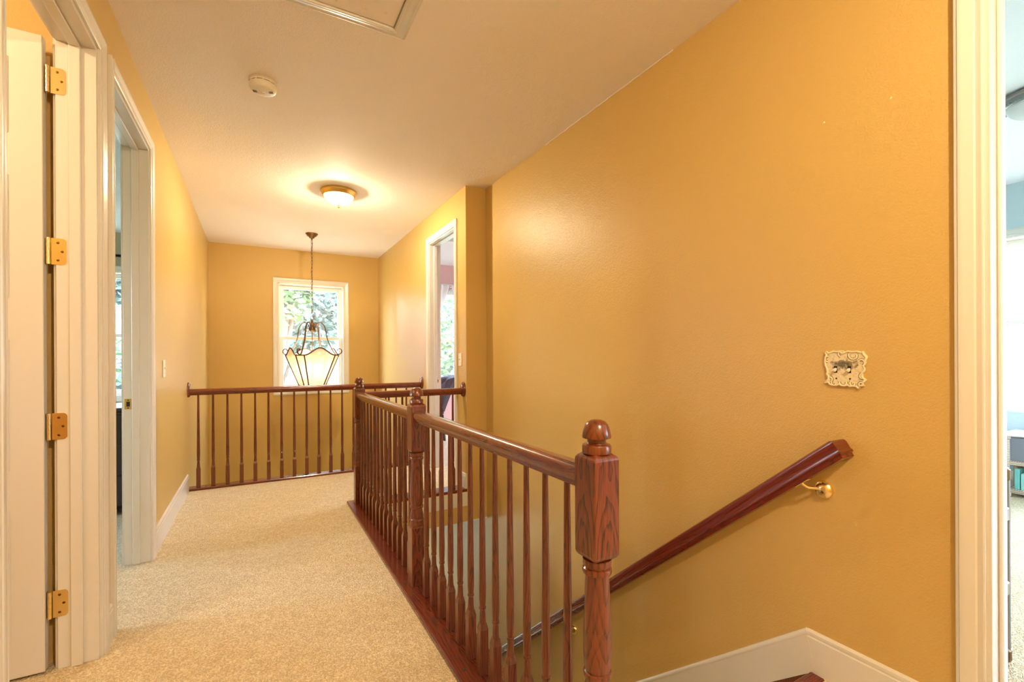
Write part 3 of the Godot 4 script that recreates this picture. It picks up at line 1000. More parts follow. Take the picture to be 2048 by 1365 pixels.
func build_handrail() -> void:
	var t := thing("wall_handrail", "dark red wooden handrail sloping down the gold wall on brass brackets", "handrail", Vector3(1.752, 0.85, -0.85))
	var c := t.position
	var half := [Vector2(0.017, 0.0), Vector2(0.019, 0.012), Vector2(0.026, 0.015), Vector2(0.0275, 0.019), Vector2(0.0250, 0.026), Vector2(0.0280, 0.044), Vector2(0.0290, 0.054), Vector2(0.0260, 0.062), Vector2(0.018, 0.067)]
	var a := []
	for p in half:
		a.append(p)
	for k in range(half.size() - 1, -1, -1):
		a.append(Vector2(-half[k].x, half[k].y))
	var rp := loop(a)
	var sl := 0.835
	var bend := Vector3(1.752, 0.817, -0.8315)   # corner of the bottom line, where the rail turns into the wall
	var dir := Vector3(0, -sl, -1).normalized()
	var upv := Vector3(0, 1, -sl).normalized()
	part(t, "rail", ext_mesh(rp, 0.0, 4.4, Vector2(1, 0), Vector2.ZERO), M.rail_red, along(bend - c, dir))
	part(t, "wall_return", ext_mesh(rp, 0.0, RX - bend.x, Vector2(-1, 0), Vector2.ZERO), M.rail_red, along(bend - c, Vector3.RIGHT, upv))
	for p in [Vector3(RX, 0.686, -0.916), Vector3(RX, -0.607, -2.435), Vector3(RX, -1.95, -4.05)]:
		var br := Node3D.new()
		br.name = "bracket"
		t.add_child(br, true)
		br.position = p - c
		br.set_meta("label", "polished brass bracket")
		part(br, "wall_plate", lathe_mesh([Vector2(0.033, 0), Vector2(0.0335, 0.004), Vector2(0.030, 0.012), Vector2(0.020, 0.019), Vector2(0.008, 0.0215), Vector2(0, 0.022)], 24), M.brass, Transform3D(Basis(Vector3.BACK, PI / 2), Vector3.ZERO))
		part(br, "screw", lathe_mesh([Vector2(0.006, 0), Vector2(0.004, 0.002), Vector2(0, 0.0022)], 10), M.screw_brass, Transform3D(Basis(Vector3.BACK, PI / 2), Vector3(-0.0205, -0.004, 0.004)))
		var tz := -0.045
		var ty: float = bend.y + (p.z + tz - bend.z) * sl - p.y
		part(br, "arm", tube_mesh(smooth_pts([Vector3(-0.012, 0.004, -0.006), Vector3(-0.030, 0.006, -0.016), Vector3(-0.046, ty * 0.35, -0.030), Vector3(-0.056, ty * 0.72, -0.041), Vector3(-0.058, ty - 0.002, tz)], 4), 0.0058, 8), M.brass)
		part(br, "saddle", box_mesh(Vector3(-0.012, -0.030, -0.003), Vector3(0.012, 0.030, 0.0), 0.001), M.brass, along(Vector3(-0.058, ty, tz), dir))

# ------------------------------------------------------------------ on the ceiling
func flush_lamp(t: Node3D, energy: float) -> void:
	part(t, "ring", lathe_mesh([Vector2(0.150, 0), Vector2(0.156, -0.006), Vector2(0.157, -0.014), Vector2(0.152, -0.018), Vector2(0.150, -0.026), Vector2(0.143, -0.034), Vector2(0.138, -0.046), Vector2(0.131, -0.050), Vector2(0.126, -0.048), Vector2(0.126, -0.010)], 48), M.satin_brass)
	var b := []
	for k in 13:
		var an := k / 12.0 * PI / 2
		b.append(Vector2(0.126 * cos(an), -0.046 - 0.080 * sin(an)))
	part(t, "glass_bowl", lathe_mesh(b, 40), M.bowl)
	part(t, "finial", lathe_mesh([Vector2(0.011, -0.122), Vector2(0.0115, -0.130), Vector2(0.008, -0.133), Vector2(0.011, -0.140), Vector2(0.010, -0.148), Vector2(0.005, -0.153), Vector2(0, -0.154)], 14), M.satin_brass)
	lamp(t, "lamp_light", Vector3(0, -0.0545, 0), Color(1.0, 0.92, 0.77), energy, 0.05)

func build_ceiling_things() -> void:
	# flush lamp, and an unseen second one added to brighten the near hall
	var t: Node3D
	for e in [["flush ceiling lamp with brass ring and glowing bowl before the lantern", Vector3(0.655, H, -4.41), 2.1], ["added unseen flush ceiling lamp with brass ring brightening the near end of the hall", Vector3(0.655, H, 0.75), 3.5]]:
		t = thing("ceiling_lamp", e[0], "lamp", e[1])
		flush_lamp(t, e[2])
	# smoke detector
	t = thing("smoke_detector", "round cream smoke detector with slots and a test button", "smoke detector", Vector3(0.035, H, -2.865))
	t.scale = Vector3(1, 1.3, 1)
	part(t, "mounting_base", lathe_mesh([Vector2(0.068, 0), Vector2(0.069, -0.010), Vector2(0.066, -0.014)], 40), M.plastic)
	part(t, "vent_band", lathe_mesh([Vector2(0.0600, -0.013), Vector2(0.0600, -0.018)], 40), M.plastic)
	part(t, "cover", lathe_mesh([Vector2(0.064, -0.017), Vector2(0.068, -0.018), Vector2(0.067, -0.030), Vector2(0.063, -0.038), Vector2(0.056, -0.042), Vector2(0.030, -0.0445), Vector2(0, -0.045)], 40), M.plastic)
	for k in 12:
		var a := TAU * k / 12.0
		part(t, "rib", box_mesh(Vector3(-0.004, -0.019, 0.061), Vector3(0.004, -0.012, 0.0675)), M.plastic, Transform3D(Basis(Vector3.UP, a), Vector3.ZERO))
	part(t, "test_button", lathe_mesh([Vector2(0.011, -0.043), Vector2(0.011, -0.0475), Vector2(0.009, -0.049), Vector2(0.007, -0.0475), Vector2(0, -0.0475)], 20), M.plastic)
	for s in [-1, 1]:
		for k in 4:
			part(t, "slot", box_mesh(Vector3(s * 0.040 + (k - 1.5) * 0.0055 - 0.0011, -0.0452, -0.010), Vector3(s * 0.040 + (k - 1.5) * 0.0055 + 0.0011, -0.0425, 0.010)), M.screw, Transform3D(Basis(Vector3.UP, -0.3), Vector3.ZERO))
	# attic hatch
	t = thing("attic_hatch", "attic hatch panel framed by white moulding in the ceiling", "hatch", Vector3(0.27, H, -1.75))
	var x0 := -0.09
	var x1 := 0.555
	var zf := -2.095
	var zn := -0.95
	var c := t.position
	var cp := loop([Vector2(0, 0), Vector2(0, 0.020), Vector2(0.006, 0.022), Vector2(0.012, 0.020), Vector2(0.020, 0.020), Vector2(0.024, 0.017), Vector2(0.044, 0.014), Vector2(0.050, 0.016), Vector2(0.058, 0.013), Vector2(0.066, 0.006), Vector2(0.066, 0)])
	var st := S()
	# profile: x outwards, z down
	for e in [[Vector3(x1, H, zf), Vector3(0, 0, 1), Vector3.RIGHT, zn - zf], [Vector3(x0, H, zf), Vector3(0, 0, 1), Vector3.LEFT, zn - zf], [Vector3(x0, H, zf), Vector3.RIGHT, Vector3.FORWARD, x1 - x0], [Vector3(x0, H, zn), Vector3.RIGHT, Vector3.BACK, x1 - x0]]:
		st = S()
		ext(st, cp, 0.0, e[3], Vector2(-1, 0), Vector2(1, 0), Transform3D(Basis(e[2], e[1], Vector3.DOWN), e[0] - c))
		part(t, "frame_moulding", done(st), M.trim)
	part(t, "panel", box_mesh(Vector3(x0 + 0.004, H - 0.012, zf + 0.004) - c, Vector3(x1 - 0.004, H - 0.003, zn - 0.004) - c, 0.001), M.ceiling)
	for s in [Vector3(0.50, H - 0.012, -2.02), Vector3(0.42, H - 0.012, -2.04), Vector3(0.30, H - 0.012, -2.05)]:
		part(t, "screw", lathe_mesh([Vector2(0.006, 0), Vector2(0.004, -0.0015), Vector2(0, -0.002)], 10), M.plastic, Transform3D(Basis.IDENTITY, s - c))

# ------------------------------------------------------------------ hanging lantern
func build_pendant() -> void:
	var t := thing("hanging_lantern", "large bronze lantern with glowing frosted panes hanging on a chain", "lantern", Vector3(0.589, 0.0, -6.07))
	part(t, "canopy", lathe_mesh([Vector2(0.070, H), Vector2(0.071, H - 0.006), Vector2(0.060, H - 0.014), Vector2(0.056, H - 0.026), Vector2(0.036, H - 0.038), Vector2(0.028, H - 0.052), Vector2(0.012, H - 0.060), Vector2(0.008, H - 0.075), Vector2(0, H - 0.076)], 28), M.old_brass)
	# chain
	var lp := []
	for k in 14:
		var a := TAU * k / 14.0
		lp.append(Vector3(cos(a) * 0.0085, sin(a) * 0.018 + signf(sin(a)) * 0.006, 0))
	var lm := tube_mesh(lp, 0.0026, 6, true)
	var n := 0
	var y := H - 0.095
	while y > 1.715:
		part(t, "chain_link", lm, M.old_brass, Transform3D(Basis(Vector3.UP, 0.5 + (n % 2) * PI / 2), Vector3(0, y, 0)))
		y -= 0.0425
		n += 1
	# cord woven along the chain
	var cord := []
	for k in 24:
		var f := k / 23.0
		cord.append(Vector3(0.009 * sin(f * 26.0), lerpf(H - 0.07, 1.70, f), 0.009 * cos(f * 19.0)))
	part(t, "cord", tube_mesh(cord, 0.0022, 5), M.old_brass)
	var ring := []
	for k in 20:
		var a := TAU * k / 20.0
		ring.append(Vector3(cos(a) * 0.022, 1.672 + sin(a) * 0.022, 0))
	part(t, "loop", tube_mesh(ring, 0.003, 6, true), M.old_brass, Transform3D(Basis(Vector3.UP, -0.5), Vector3.ZERO))
	part(t, "hub", lathe_mesh([Vector2(0, 1.655), Vector2(0.008, 1.650), Vector2(0.014, 1.635), Vector2(0.010, 1.622), Vector2(0.022, 1.608), Vector2(0.026, 1.585), Vector2(0.016, 1.560), Vector2(0.022, 1.540), Vector2(0.020, 1.520), Vector2(0.008, 1.505), Vector2(0.005, 1.500), Vector2(0.005, 0.98), Vector2(0, 0.98)], 14), M.old_brass)
	var c0 := Vector3(-0.1536, 0, 0.257)
	var ang := atan2(-c0.z, c0.x)
	# strap arms with scrolls
	var ctrl := []
	for k in 10:     # inner scroll
		var a := -PI * 0.3 + k * 0.62
		var rr := 0.012 + 0.0022 * k
		ctrl.append(Vector3(0.060 - cos(a) * rr, 1.535 + sin(a) * rr * 1.1, 0))
	var arm := []
	arm.append_array([Vector3(0.070, 1.520, 0), Vector3(0.060, 1.508, 0), Vector3(0.042, 1.512, 0), Vector3(0.033, 1.535, 0), Vector3(0.036, 1.565, 0), Vector3(0.055, 1.598, 0), Vector3(0.092, 1.616, 0), Vector3(0.130, 1.600, 0), Vector3(0.158, 1.555, 0), Vector3(0.172, 1.490, 0), Vector3(0.185, 1.420, 0), Vector3(0.210, 1.355, 0), Vector3(0.245, 1.285, 0), Vector3(0.285, 1.228, 0), Vector3(0.303, 1.224, 0)])
	for k in 9:
		var a := -PI * 0.62 + k * 0.62
		var rr := 0.040 - 0.0022 * k
		arm.append(Vector3(0.330 + cos(a) * rr, 1.268 + sin(a) * rr, 0))
	var am := tube_mesh(smooth_pts(arm, 3), 0.0042, 6, false, Vector2(2.7, 1.15), Vector3.BACK)
	# body: four wide panes and four narrow corner panes, wider at the rim
	var top_r := 0.305
	var bot_r := 0.150
	var yb := 0.850
	var nw := 0.050     # half width of a narrow pane at the rim
	var corner := func(k: int, s: float, f: float) -> Vector3:
		# f = 0 at the rim, 1 at the bottom
		var r := lerpf(top_r, bot_r, f)
		var w := lerpf(nw, nw * 0.55, f)
		var b := Basis(Vector3.UP, ang + k * PI / 2)
		return b * Vector3(r, lerpf(1.219, yb, f), -s * w)
	for k in 4:
		part(t, "arm", am, M.bronze, Transform3D(Basis(Vector3.UP, ang + k * PI / 2), Vector3.ZERO))
		# narrow corner pane
		var a0: Vector3 = corner.call(k, -1.0, 0.0)
		var a1: Vector3 = corner.call(k, 1.0, 0.0)
		var b0: Vector3 = corner.call(k, -1.0, 1.0)
		var b1: Vector3 = corner.call(k, 1.0, 1.0)
		part(t, "corner_pane", pane(a0, a1, b0, b1, 0.0), M.frost)
		part(t, "bar", tube_mesh([a0, b0], 0.008, 6), M.bronze)
		part(t, "bar", tube_mesh([a1, b1], 0.008, 6), M.bronze)
		# wide pane to the next corner, its top edge arched
		var e0: Vector3 = corner.call(k + 1, -1.0, 0.0)
		var f0: Vector3 = corner.call(k + 1, -1.0, 1.0)
		part(t, "pane", pane(a1, e0, b1, f0, 0.085), M.frost)
		var rim := []
		rim.append(a0)
		for j in 17:
			var f := j / 16.0
			rim.append(a1.lerp(e0, f) + Vector3(0, 0.085 * pow(sin(f * PI), 2.0), 0))
		part(t, "rim", tube_mesh(rim, 0.0085, 6, false, Vector2(1.0, 1.0)), M.bronze)
		part(t, "bottom_bar", tube_mesh([b0, b1, f0], 0.008, 6), M.bronze)
	part(t, "bottom_plate", lathe_mesh([Vector2(0, yb - 0.004), Vector2(0.13, yb - 0.004), Vector2(0.13, yb + 0.002), Vector2(0, yb + 0.002)], 8), M.bronze)
	for k in 4:
		var a := ang + k * PI / 2 + 0.6
		var o := Vector3(cos(a) * 0.055, 0, sin(a) * 0.055)
		part(t, "candle_sleeve", lathe_mesh([Vector2(0.018, 0.90), Vector2(0.011, 0.905), Vector2(0.011, 1.03), Vector2(0, 1.03)], 12), M.plastic, Transform3D(Basis.IDENTITY, o))
		part(t, "bulb", lathe_mesh([Vector2(0.008, 1.03), Vector2(0.016, 1.055), Vector2(0.017, 1.07), Vector2(0.011, 1.10), Vector2(0.003, 1.125), Vector2(0, 1.128)], 12), M.bulb, Transform3D(Basis.IDENTITY, o))
		lamp(t, "bulb_light", o + Vector3(0, 1.075, 0), Color(1.0, 0.92, 0.78), 0.14, 0.016)

func pane(a: Vector3, b: Vector3, c: Vector3, d: Vector3, rise: float) -> ArrayMesh:
	# a-b top edge (arched by rise), c-d bottom edge, 3 mm thick
	var st := S()
	var n := (b - a).cross(c - a).normalized() * 0.0015
	var k := 12 if rise > 0.0 else 1
	for j in k:
		var f := float(j) / k
		var g := float(j + 1) / k
		var t0 := a.lerp(b, f) + Vector3(0, rise * pow(sin(f * PI), 2.0), 0)
		var t1 := a.lerp(b, g) + Vector3(0, rise * pow(sin(g * PI), 2.0), 0)
		var u0 := c.lerp(d, f)
		var u1 := c.lerp(d, g)
		q(st, t0 + n, t1 + n, u1 + n, u0 + n, n)
		q(st, t0 - n, t1 - n, u1 - n, u0 - n, -n)
		q(st, t0 + n, t1 + n, t1 - n, t0 - n, Vector3.UP)
	return done(st)

# ------------------------------------------------------------------ switches
const PLATE_SCROLLS := [[0.42, 0.10, 0.10, 0.5, 4.2], [0.70, 0.13, 0.12, 2.8, 6.6], [0.86, 0.30, 0.09, -1.2, 2.4], [0.90, 0.66, 0.085, 1.6, 4.7], [0.10, 0.24, 0.09, 1.4, 4.6], [0.14, 0.74, 0.075, -1.2, 1.6], [0.47, 0.82, 0.10, 3.0, 6.6], [0.25, 0.85, 0.07, 2.6, 6.0], [0.68, 0.84, 0.07, 2.4, 6.4], [0.85, 0.86, 0.06, 0.6, 3.6]]

func build_switches() -> void:
	# rococo two-gang plate on the right wall; local x towards +z (picture right), y up, z out of the wall
	var t := thing("ornate_switch_plate", "antiqued cream rococo switch plate with two toggles", "switch plate", Vector3(RX, 1.127, -0.8435))
	t.basis = Basis(Vector3.BACK, Vector3.UP, Vector3.LEFT)
	var im := Image.create(256, 256, false, Image.FORMAT_RGB8)
	var n := FastNoiseLite.new()
	n.seed = 77
	n.frequency = 0.022
	n.fractal_octaves = 4
	for y in 256:
		for x in 256:
			var hatch := maxf(0.0, sin(x * 0.85)) * 0.5 + maxf(0.0, sin(y * 0.85)) * 0.5
			var k := clampf((hatch - 0.42) * 0.55, 0, 0.4)
			# black wear above the toggles
			var dx := (x - 122.0) / 78.0
			var dy := (y - 98.0) / 38.0
			var worn := clampf(1.05 - (dx * dx + dy * dy) + n.get_noise_2d(x, y) * 1.3, 0.0, 1.0)
			k = clampf(k + worn * 0.9 * (0.45 + hatch), 0.0, 0.93)
			k += maxf(0.0, n.get_noise_2d(x * 2.0 + 300, y * 2.0)) * 0.25
			im.set_pixel(x, y, Color(0.90, 0.84, 0.68).lerp(Color(0.13, 0.11, 0.08), clampf(k, 0, 1)))
	# dark glaze left in the grooves beside the scrolls
	for e in PLATE_SCROLLS:
		for k in 60:
			var f := k / 59.0
			var a := lerpf(e[3], e[4], f)
			for ro in [0.028, -0.026]:
				var rr: float = e[2] * (1.0 - 0.45 * f) + ro
				var ix := int((e[0] + cos(a) * rr) * 256.0)
				var iy := int((e[1] - sin(a) * rr) * 256.0 + 2.0)
				for oy in range(-1, 2):
					for ox in range(-1, 2):
						if ix + ox > 0 and ix + ox < 255 and iy + oy > 0 and iy + oy < 255:
							im.set_pixel(ix + ox, iy + oy, im.get_pixel(ix + ox, iy + oy).lerp(Color(0.20, 0.16, 0.11), 0.35))
	var pm := mat(Color.WHITE, 0.5)
	pm.albedo_texture = ImageTexture.create_from_image(im)
	pm.uv1_triplanar = true
	pm.uv1_scale = Vector3(7.3, 7.3, 7.3)
	pm.uv1_offset = Vector3(0.5, 0.5, 0.5)
	var cream := mat(Color(0.90, 0.84, 0.69), 0.45)
	# outline traced in plate coordinates (0..1, y down), size 0.135 x 0.133
	var ol := [[0.02, 0.04], [0.06, 0.01], [0.10, 0.05], [0.16, 0.03], [0.22, 0.0], [0.30, 0.01], [0.37, 0.0], [0.43, 0.05], [0.50, 0.04], [0.57, 0.0], [0.61, 0.01], [0.68, 0.02], [0.78, 0.01], [0.88, 0.04], [0.91, 0.02], [0.94, 0.09], [0.985, 0.14], [1.0, 0.19], [0.965, 0.24], [0.98, 0.30], [0.93, 0.38], [0.955, 0.46], [0.945, 0.53], [0.90, 0.57], [0.895, 0.66], [0.93, 0.71], [0.98, 0.74], [0.94, 0.80], [0.91, 0.83], [0.935, 0.89], [0.89, 0.91], [0.86, 0.90], [0.83, 0.98], [0.80, 0.97], [0.77, 0.93], [0.70, 0.92], [0.62, 0.935], [0.56, 0.90], [0.50, 0.925], [0.42, 0.92], [0.37, 0.89], [0.30, 0.92], [0.20, 0.925], [0.13, 0.90], [0.09, 0.84], [0.01, 0.86], [0.02, 0.82], [0.08, 0.79], [0.10, 0.72], [0.085, 0.65], [0.05, 0.62], [0.075, 0.56], [0.06, 0.47], [0.02, 0.38], [0.005, 0.28], [0.02, 0.15], [0.05, 0.10]]
	var poly := []
	var W := 0.137
	var HH := 0.137
	for p in ol:
		poly.append(Vector2((p[0] - 0.5) * W, (0.49 - p[1]) * HH))
	var st := S()
	ext(st, loop(poly), 0.0, 0.0055, Vector2.ZERO, Vector2.ZERO, Transform3D(Basis(Vector3.RIGHT, Vector3.BACK, Vector3.UP), Vector3.ZERO))
	part(t, "plate", done(st), pm, Transform3D.IDENTITY, "cream plate with worn black hatching")
	# raised scrollwork: border and curls
	var edge := []
	for p in poly:
		edge.append(Vector3(p.x * 0.955, p.y * 0.955, 0.006))
	part(t, "border_scroll", tube_mesh(edge, 0.0034, 6, true), cream)
	for s in PLATE_SCROLLS:
		var pts := []
		for k in 12:
			var f := k / 11.0
			var a := lerpf(s[3], s[4], f)
			var rr: float = s[2] * (1.0 - 0.45 * f)
			pts.append(Vector3((s[0] + cos(a) * rr - 0.5) * W, (0.49 - s[1] + sin(a) * rr) * HH, 0.0062))
		part(t, "scroll", tube_mesh(pts, 0.0026, 6), cream)
	for s in [0.285, 0.60]:
		var x: float = (s - 0.5) * W
		var yy := (0.49 - 0.49) * HH
		part(t, "toggle_slot", box_mesh(Vector3(x - 0.0055, yy - 0.012, 0.0056), Vector3(x + 0.0055, yy + 0.012, 0.0062)), M.screw)
		part(t, "toggle", box_mesh(Vector3(-0.0042, -0.0045, 0.0), Vector3(0.0042, 0.0045, 0.016), 0.0015), M.plastic, Transform3D(Basis(Vector3.RIGHT, 0.5), Vector3(x, yy + 0.002, 0.004)))
		part(t, "screw", lathe_mesh([Vector2(0.0032, 0), Vector2(0, 0.001)], 8), M.screw, Transform3D(Basis(Vector3.RIGHT, PI / 2), Vector3(x + 0.002, yy - 0.032, 0.0056)))
	# plain plates
	for e in [["light_switch", "white single switch plate on the left wall before the far railing", Vector3(LX, 1.112, -3.80), Basis(Vector3.FORWARD, Vector3.UP, Vector3.RIGHT)], ["light_switch", "white single switch plate between the pink room doorway and the jog", Vector3(JX, 1.160, -3.875), Basis(Vector3.BACK, Vector3.UP, Vector3.LEFT)]]:
		t = thing(e[0], e[1], "switch", e[2])
		t.basis = e[3]
		part(t, "plate", box_mesh(Vector3(-0.036, -0.058, 0), Vector3(0.036, 0.058, 0.006), 0.003), M.plastic)
		part(t, "toggle", box_mesh(Vector3(-0.005, -0.006, 0.004), Vector3(0.005, 0.006, 0.017), 0.0015), M.plastic, Transform3D(Basis(Vector3.RIGHT, -0.5), Vector3(0, 0, 0)))
		for s in [-1, 1]:
			part(t, "screw", lathe_mesh([Vector2(0.0035, 0), Vector2(0, 0.0012)], 8), M.screw_brass, Transform3D(Basis(Vector3.RIGHT, PI / 2), Vector3(0, s * 0.030, 0.006)))

# ------------------------------------------------------------------ rooms behind the doors
func curtain(top_y: float, bot: Array) -> ArrayMesh:
	# bot: list of [x_top, x_bottom, y_bottom] across the cloth; folds along the height
	var st := S()
	st.set_smooth_group(1)
	var cols := bot.size()
	var rows := 14
	var grid := []
	for i in cols:
		var col := []
		for j in rows + 1:
			var f := float(j) / rows
			var x := lerpf(bot[i][0], bot[i][1], pow(f, 1.2))
			var y := lerpf(top_y, bot[i][2], f)
			col.append(Vector3(x, y, 0.022 * sin(i * 1.35) * (1.0 - 0.4 * f)))
		grid.append(col)
	for i in cols - 1:
		for j in rows:
			q(st, grid[i][j], grid[i + 1][j], grid[i + 1][j + 1], grid[i][j + 1], Vector3.BACK)
	return done(st)

func build_pink_room() -> void:
	var cloth := mat(Color(0.95, 0.94, 0.95), 0.8)
	cloth.backlight_enabled = true
	cloth.backlight = Color(0.5, 0.5, 0.5)
	cloth.cull_mode = BaseMaterial3D.CULL_DISABLED
	var t := thing("curtain", "white tied-back curtains with beaded edge at the pink room window", "curtain", Vector3(2.76, 0, BZ + 0.07))
	for s in [-1.0, 1.0]:
		var cols := []
		for i in 22:
			var f := i / 21.0
			cols.append([s * lerpf(0.50, 0.015, f), s * lerpf(0.50, 0.38, f), lerpf(1.28, 1.45, f)])
		part(t, "drape", curtain(2.36, cols), cloth)
		var lower := []
		for i in 14:
			var f := i / 13.0
			lower.append([s * lerpf(0.50, 0.38, f), s * lerpf(0.53, 0.40, f), 0.25])
		part(t, "drape_tail", curtain(1.32, lower), cloth)
		for k in 22:
			var f := k / 21.0
			part(t, "bead", lathe_mesh([Vector2(0, -0.009), Vector2(0.008, -0.004), Vector2(0.008, 0.004), Vector2(0, 0.009)], 8), cloth, Transform3D(Basis.IDENTITY, Vector3(s * (lerpf(0.015, 0.38, pow(f, 1.2)) - 0.008), lerpf(2.33, 1.45, f), 0.012)))
	part(t, "rod", tube_mesh([Vector3(-0.56, 2.37, 0), Vector3(0.56, 2.37, 0)], 0.012, 8), M.trim)
	# ceiling vent
	t = thing("ceiling_vent", "grey slatted air vent in the pink room ceiling", "vent", Vector3(2.22, H, -5.50))
	var gv := mat(Color(0.42, 0.38, 0.36), 0.6)
	part(t, "frame", box_mesh(Vector3(-0.17, -0.008, -0.10), Vector3(0.17, 0, 0.10), 0.003), gv)
	for k in 8:
		part(t, "slat", box_mesh(Vector3(-0.15, -0.014, -0.078 + k * 0.021), Vector3(0.15, -0.007, -0.070 + k * 0.021)), M.vinyl)
	# tufted dining chair, facing -x and a little to the hall
	t = thing("tufted_chair", "grey tufted high-back chair inside the pink room doorway", "chair", Vector3(2.10, 0, -6.40), deg_to_rad(-90.0))
	var up := mat(Color(0.30, 0.28, 0.31), 0.75)
	up.rim_enabled = true
	up.rim = 0.4
	# local: sitter faces +z
	var st := S()
	st.set_smooth_group(1)
	var w := 0.25
	var gx := 24
	var gy := 24
	var fr := []
	for i in gx + 1:
		var col := []
		for j in gy + 1:
			var u := lerpf(-w, w, i / float(gx))
			var v := j / float(gy)
			var yy := 0.42 + v * (0.475 + 0.035 * cos(u / w * PI / 2))
			var lean := -0.16 - 0.17 * v - 0.05 * v * v
			var tu := u / (w * 0.5)
			var tv := v * 3.4
			var tuft := absf(sin((tu + tv) * PI * 0.5)) * absf(sin((tu - tv) * PI * 0.5))
			var edge := minf(1.0, minf((w - absf(u)) / 0.04, (1.0 - v) / 0.06))
			col.append(Vector3(u, yy, lean + 0.045 * pow(tuft, 0.5) * maxf(edge, 0.0) + 0.05 * maxf(edge, 0.0)))
		fr.append(col)
	for i in gx:
		for j in gy:
			q(st, fr[i][j], fr[i + 1][j], fr[i + 1][j + 1], fr[i][j + 1], Vector3.BACK)
	st.set_smooth_group(-1)
	for j in gy:
		for i in [0, gx]:
			var a: Vector3 = fr[i][j]
			var b: Vector3 = fr[i][j + 1]
			var th := Vector3(0, 0, -0.06)
			q(st, a, b, b + th, a + th, Vector3(signf(a.x), 0, 0))
	for i in gx:
		var a: Vector3 = fr[i][gy]
		var b: Vector3 = fr[i + 1][gy]
		q(st, a, b, b + Vector3(0, 0, -0.06), a + Vector3(0, 0, -0.06), Vector3.UP)
		for j in gy:
			var s := Vector3(0, 0, -0.06)
			q(st, Vector3(fr[i][j].x, fr[i][j].y, fr[0][j].z) + s, Vector3(fr[i + 1][j].x, fr[i + 1][j].y, fr[0][j].z) + s, Vector3(fr[i + 1][j + 1].x, fr[i + 1][j + 1].y, fr[0][j + 1].z) + s, Vector3(fr[i][j + 1].x, fr[i][j + 1].y, fr[0][j + 1].z) + s, Vector3.FORWARD)
	part(t, "backrest", done(st), up)
	part(t, "seat", box_mesh(Vector3(-w, 0.36, -0.22), Vector3(w, 0.49, 0.26), 0.03), up)
	for s in [[-1, -1], [1, -1], [-1, 1], [1, 1]]:
		part(t, "leg", tube_mesh([Vector3(s[0] * 0.21, 0.37, s[1] * 0.2), Vector3(s[0] * 0.215, 0.0, s[1] * 0.23)], 0.02, 4), M.dark_wood)

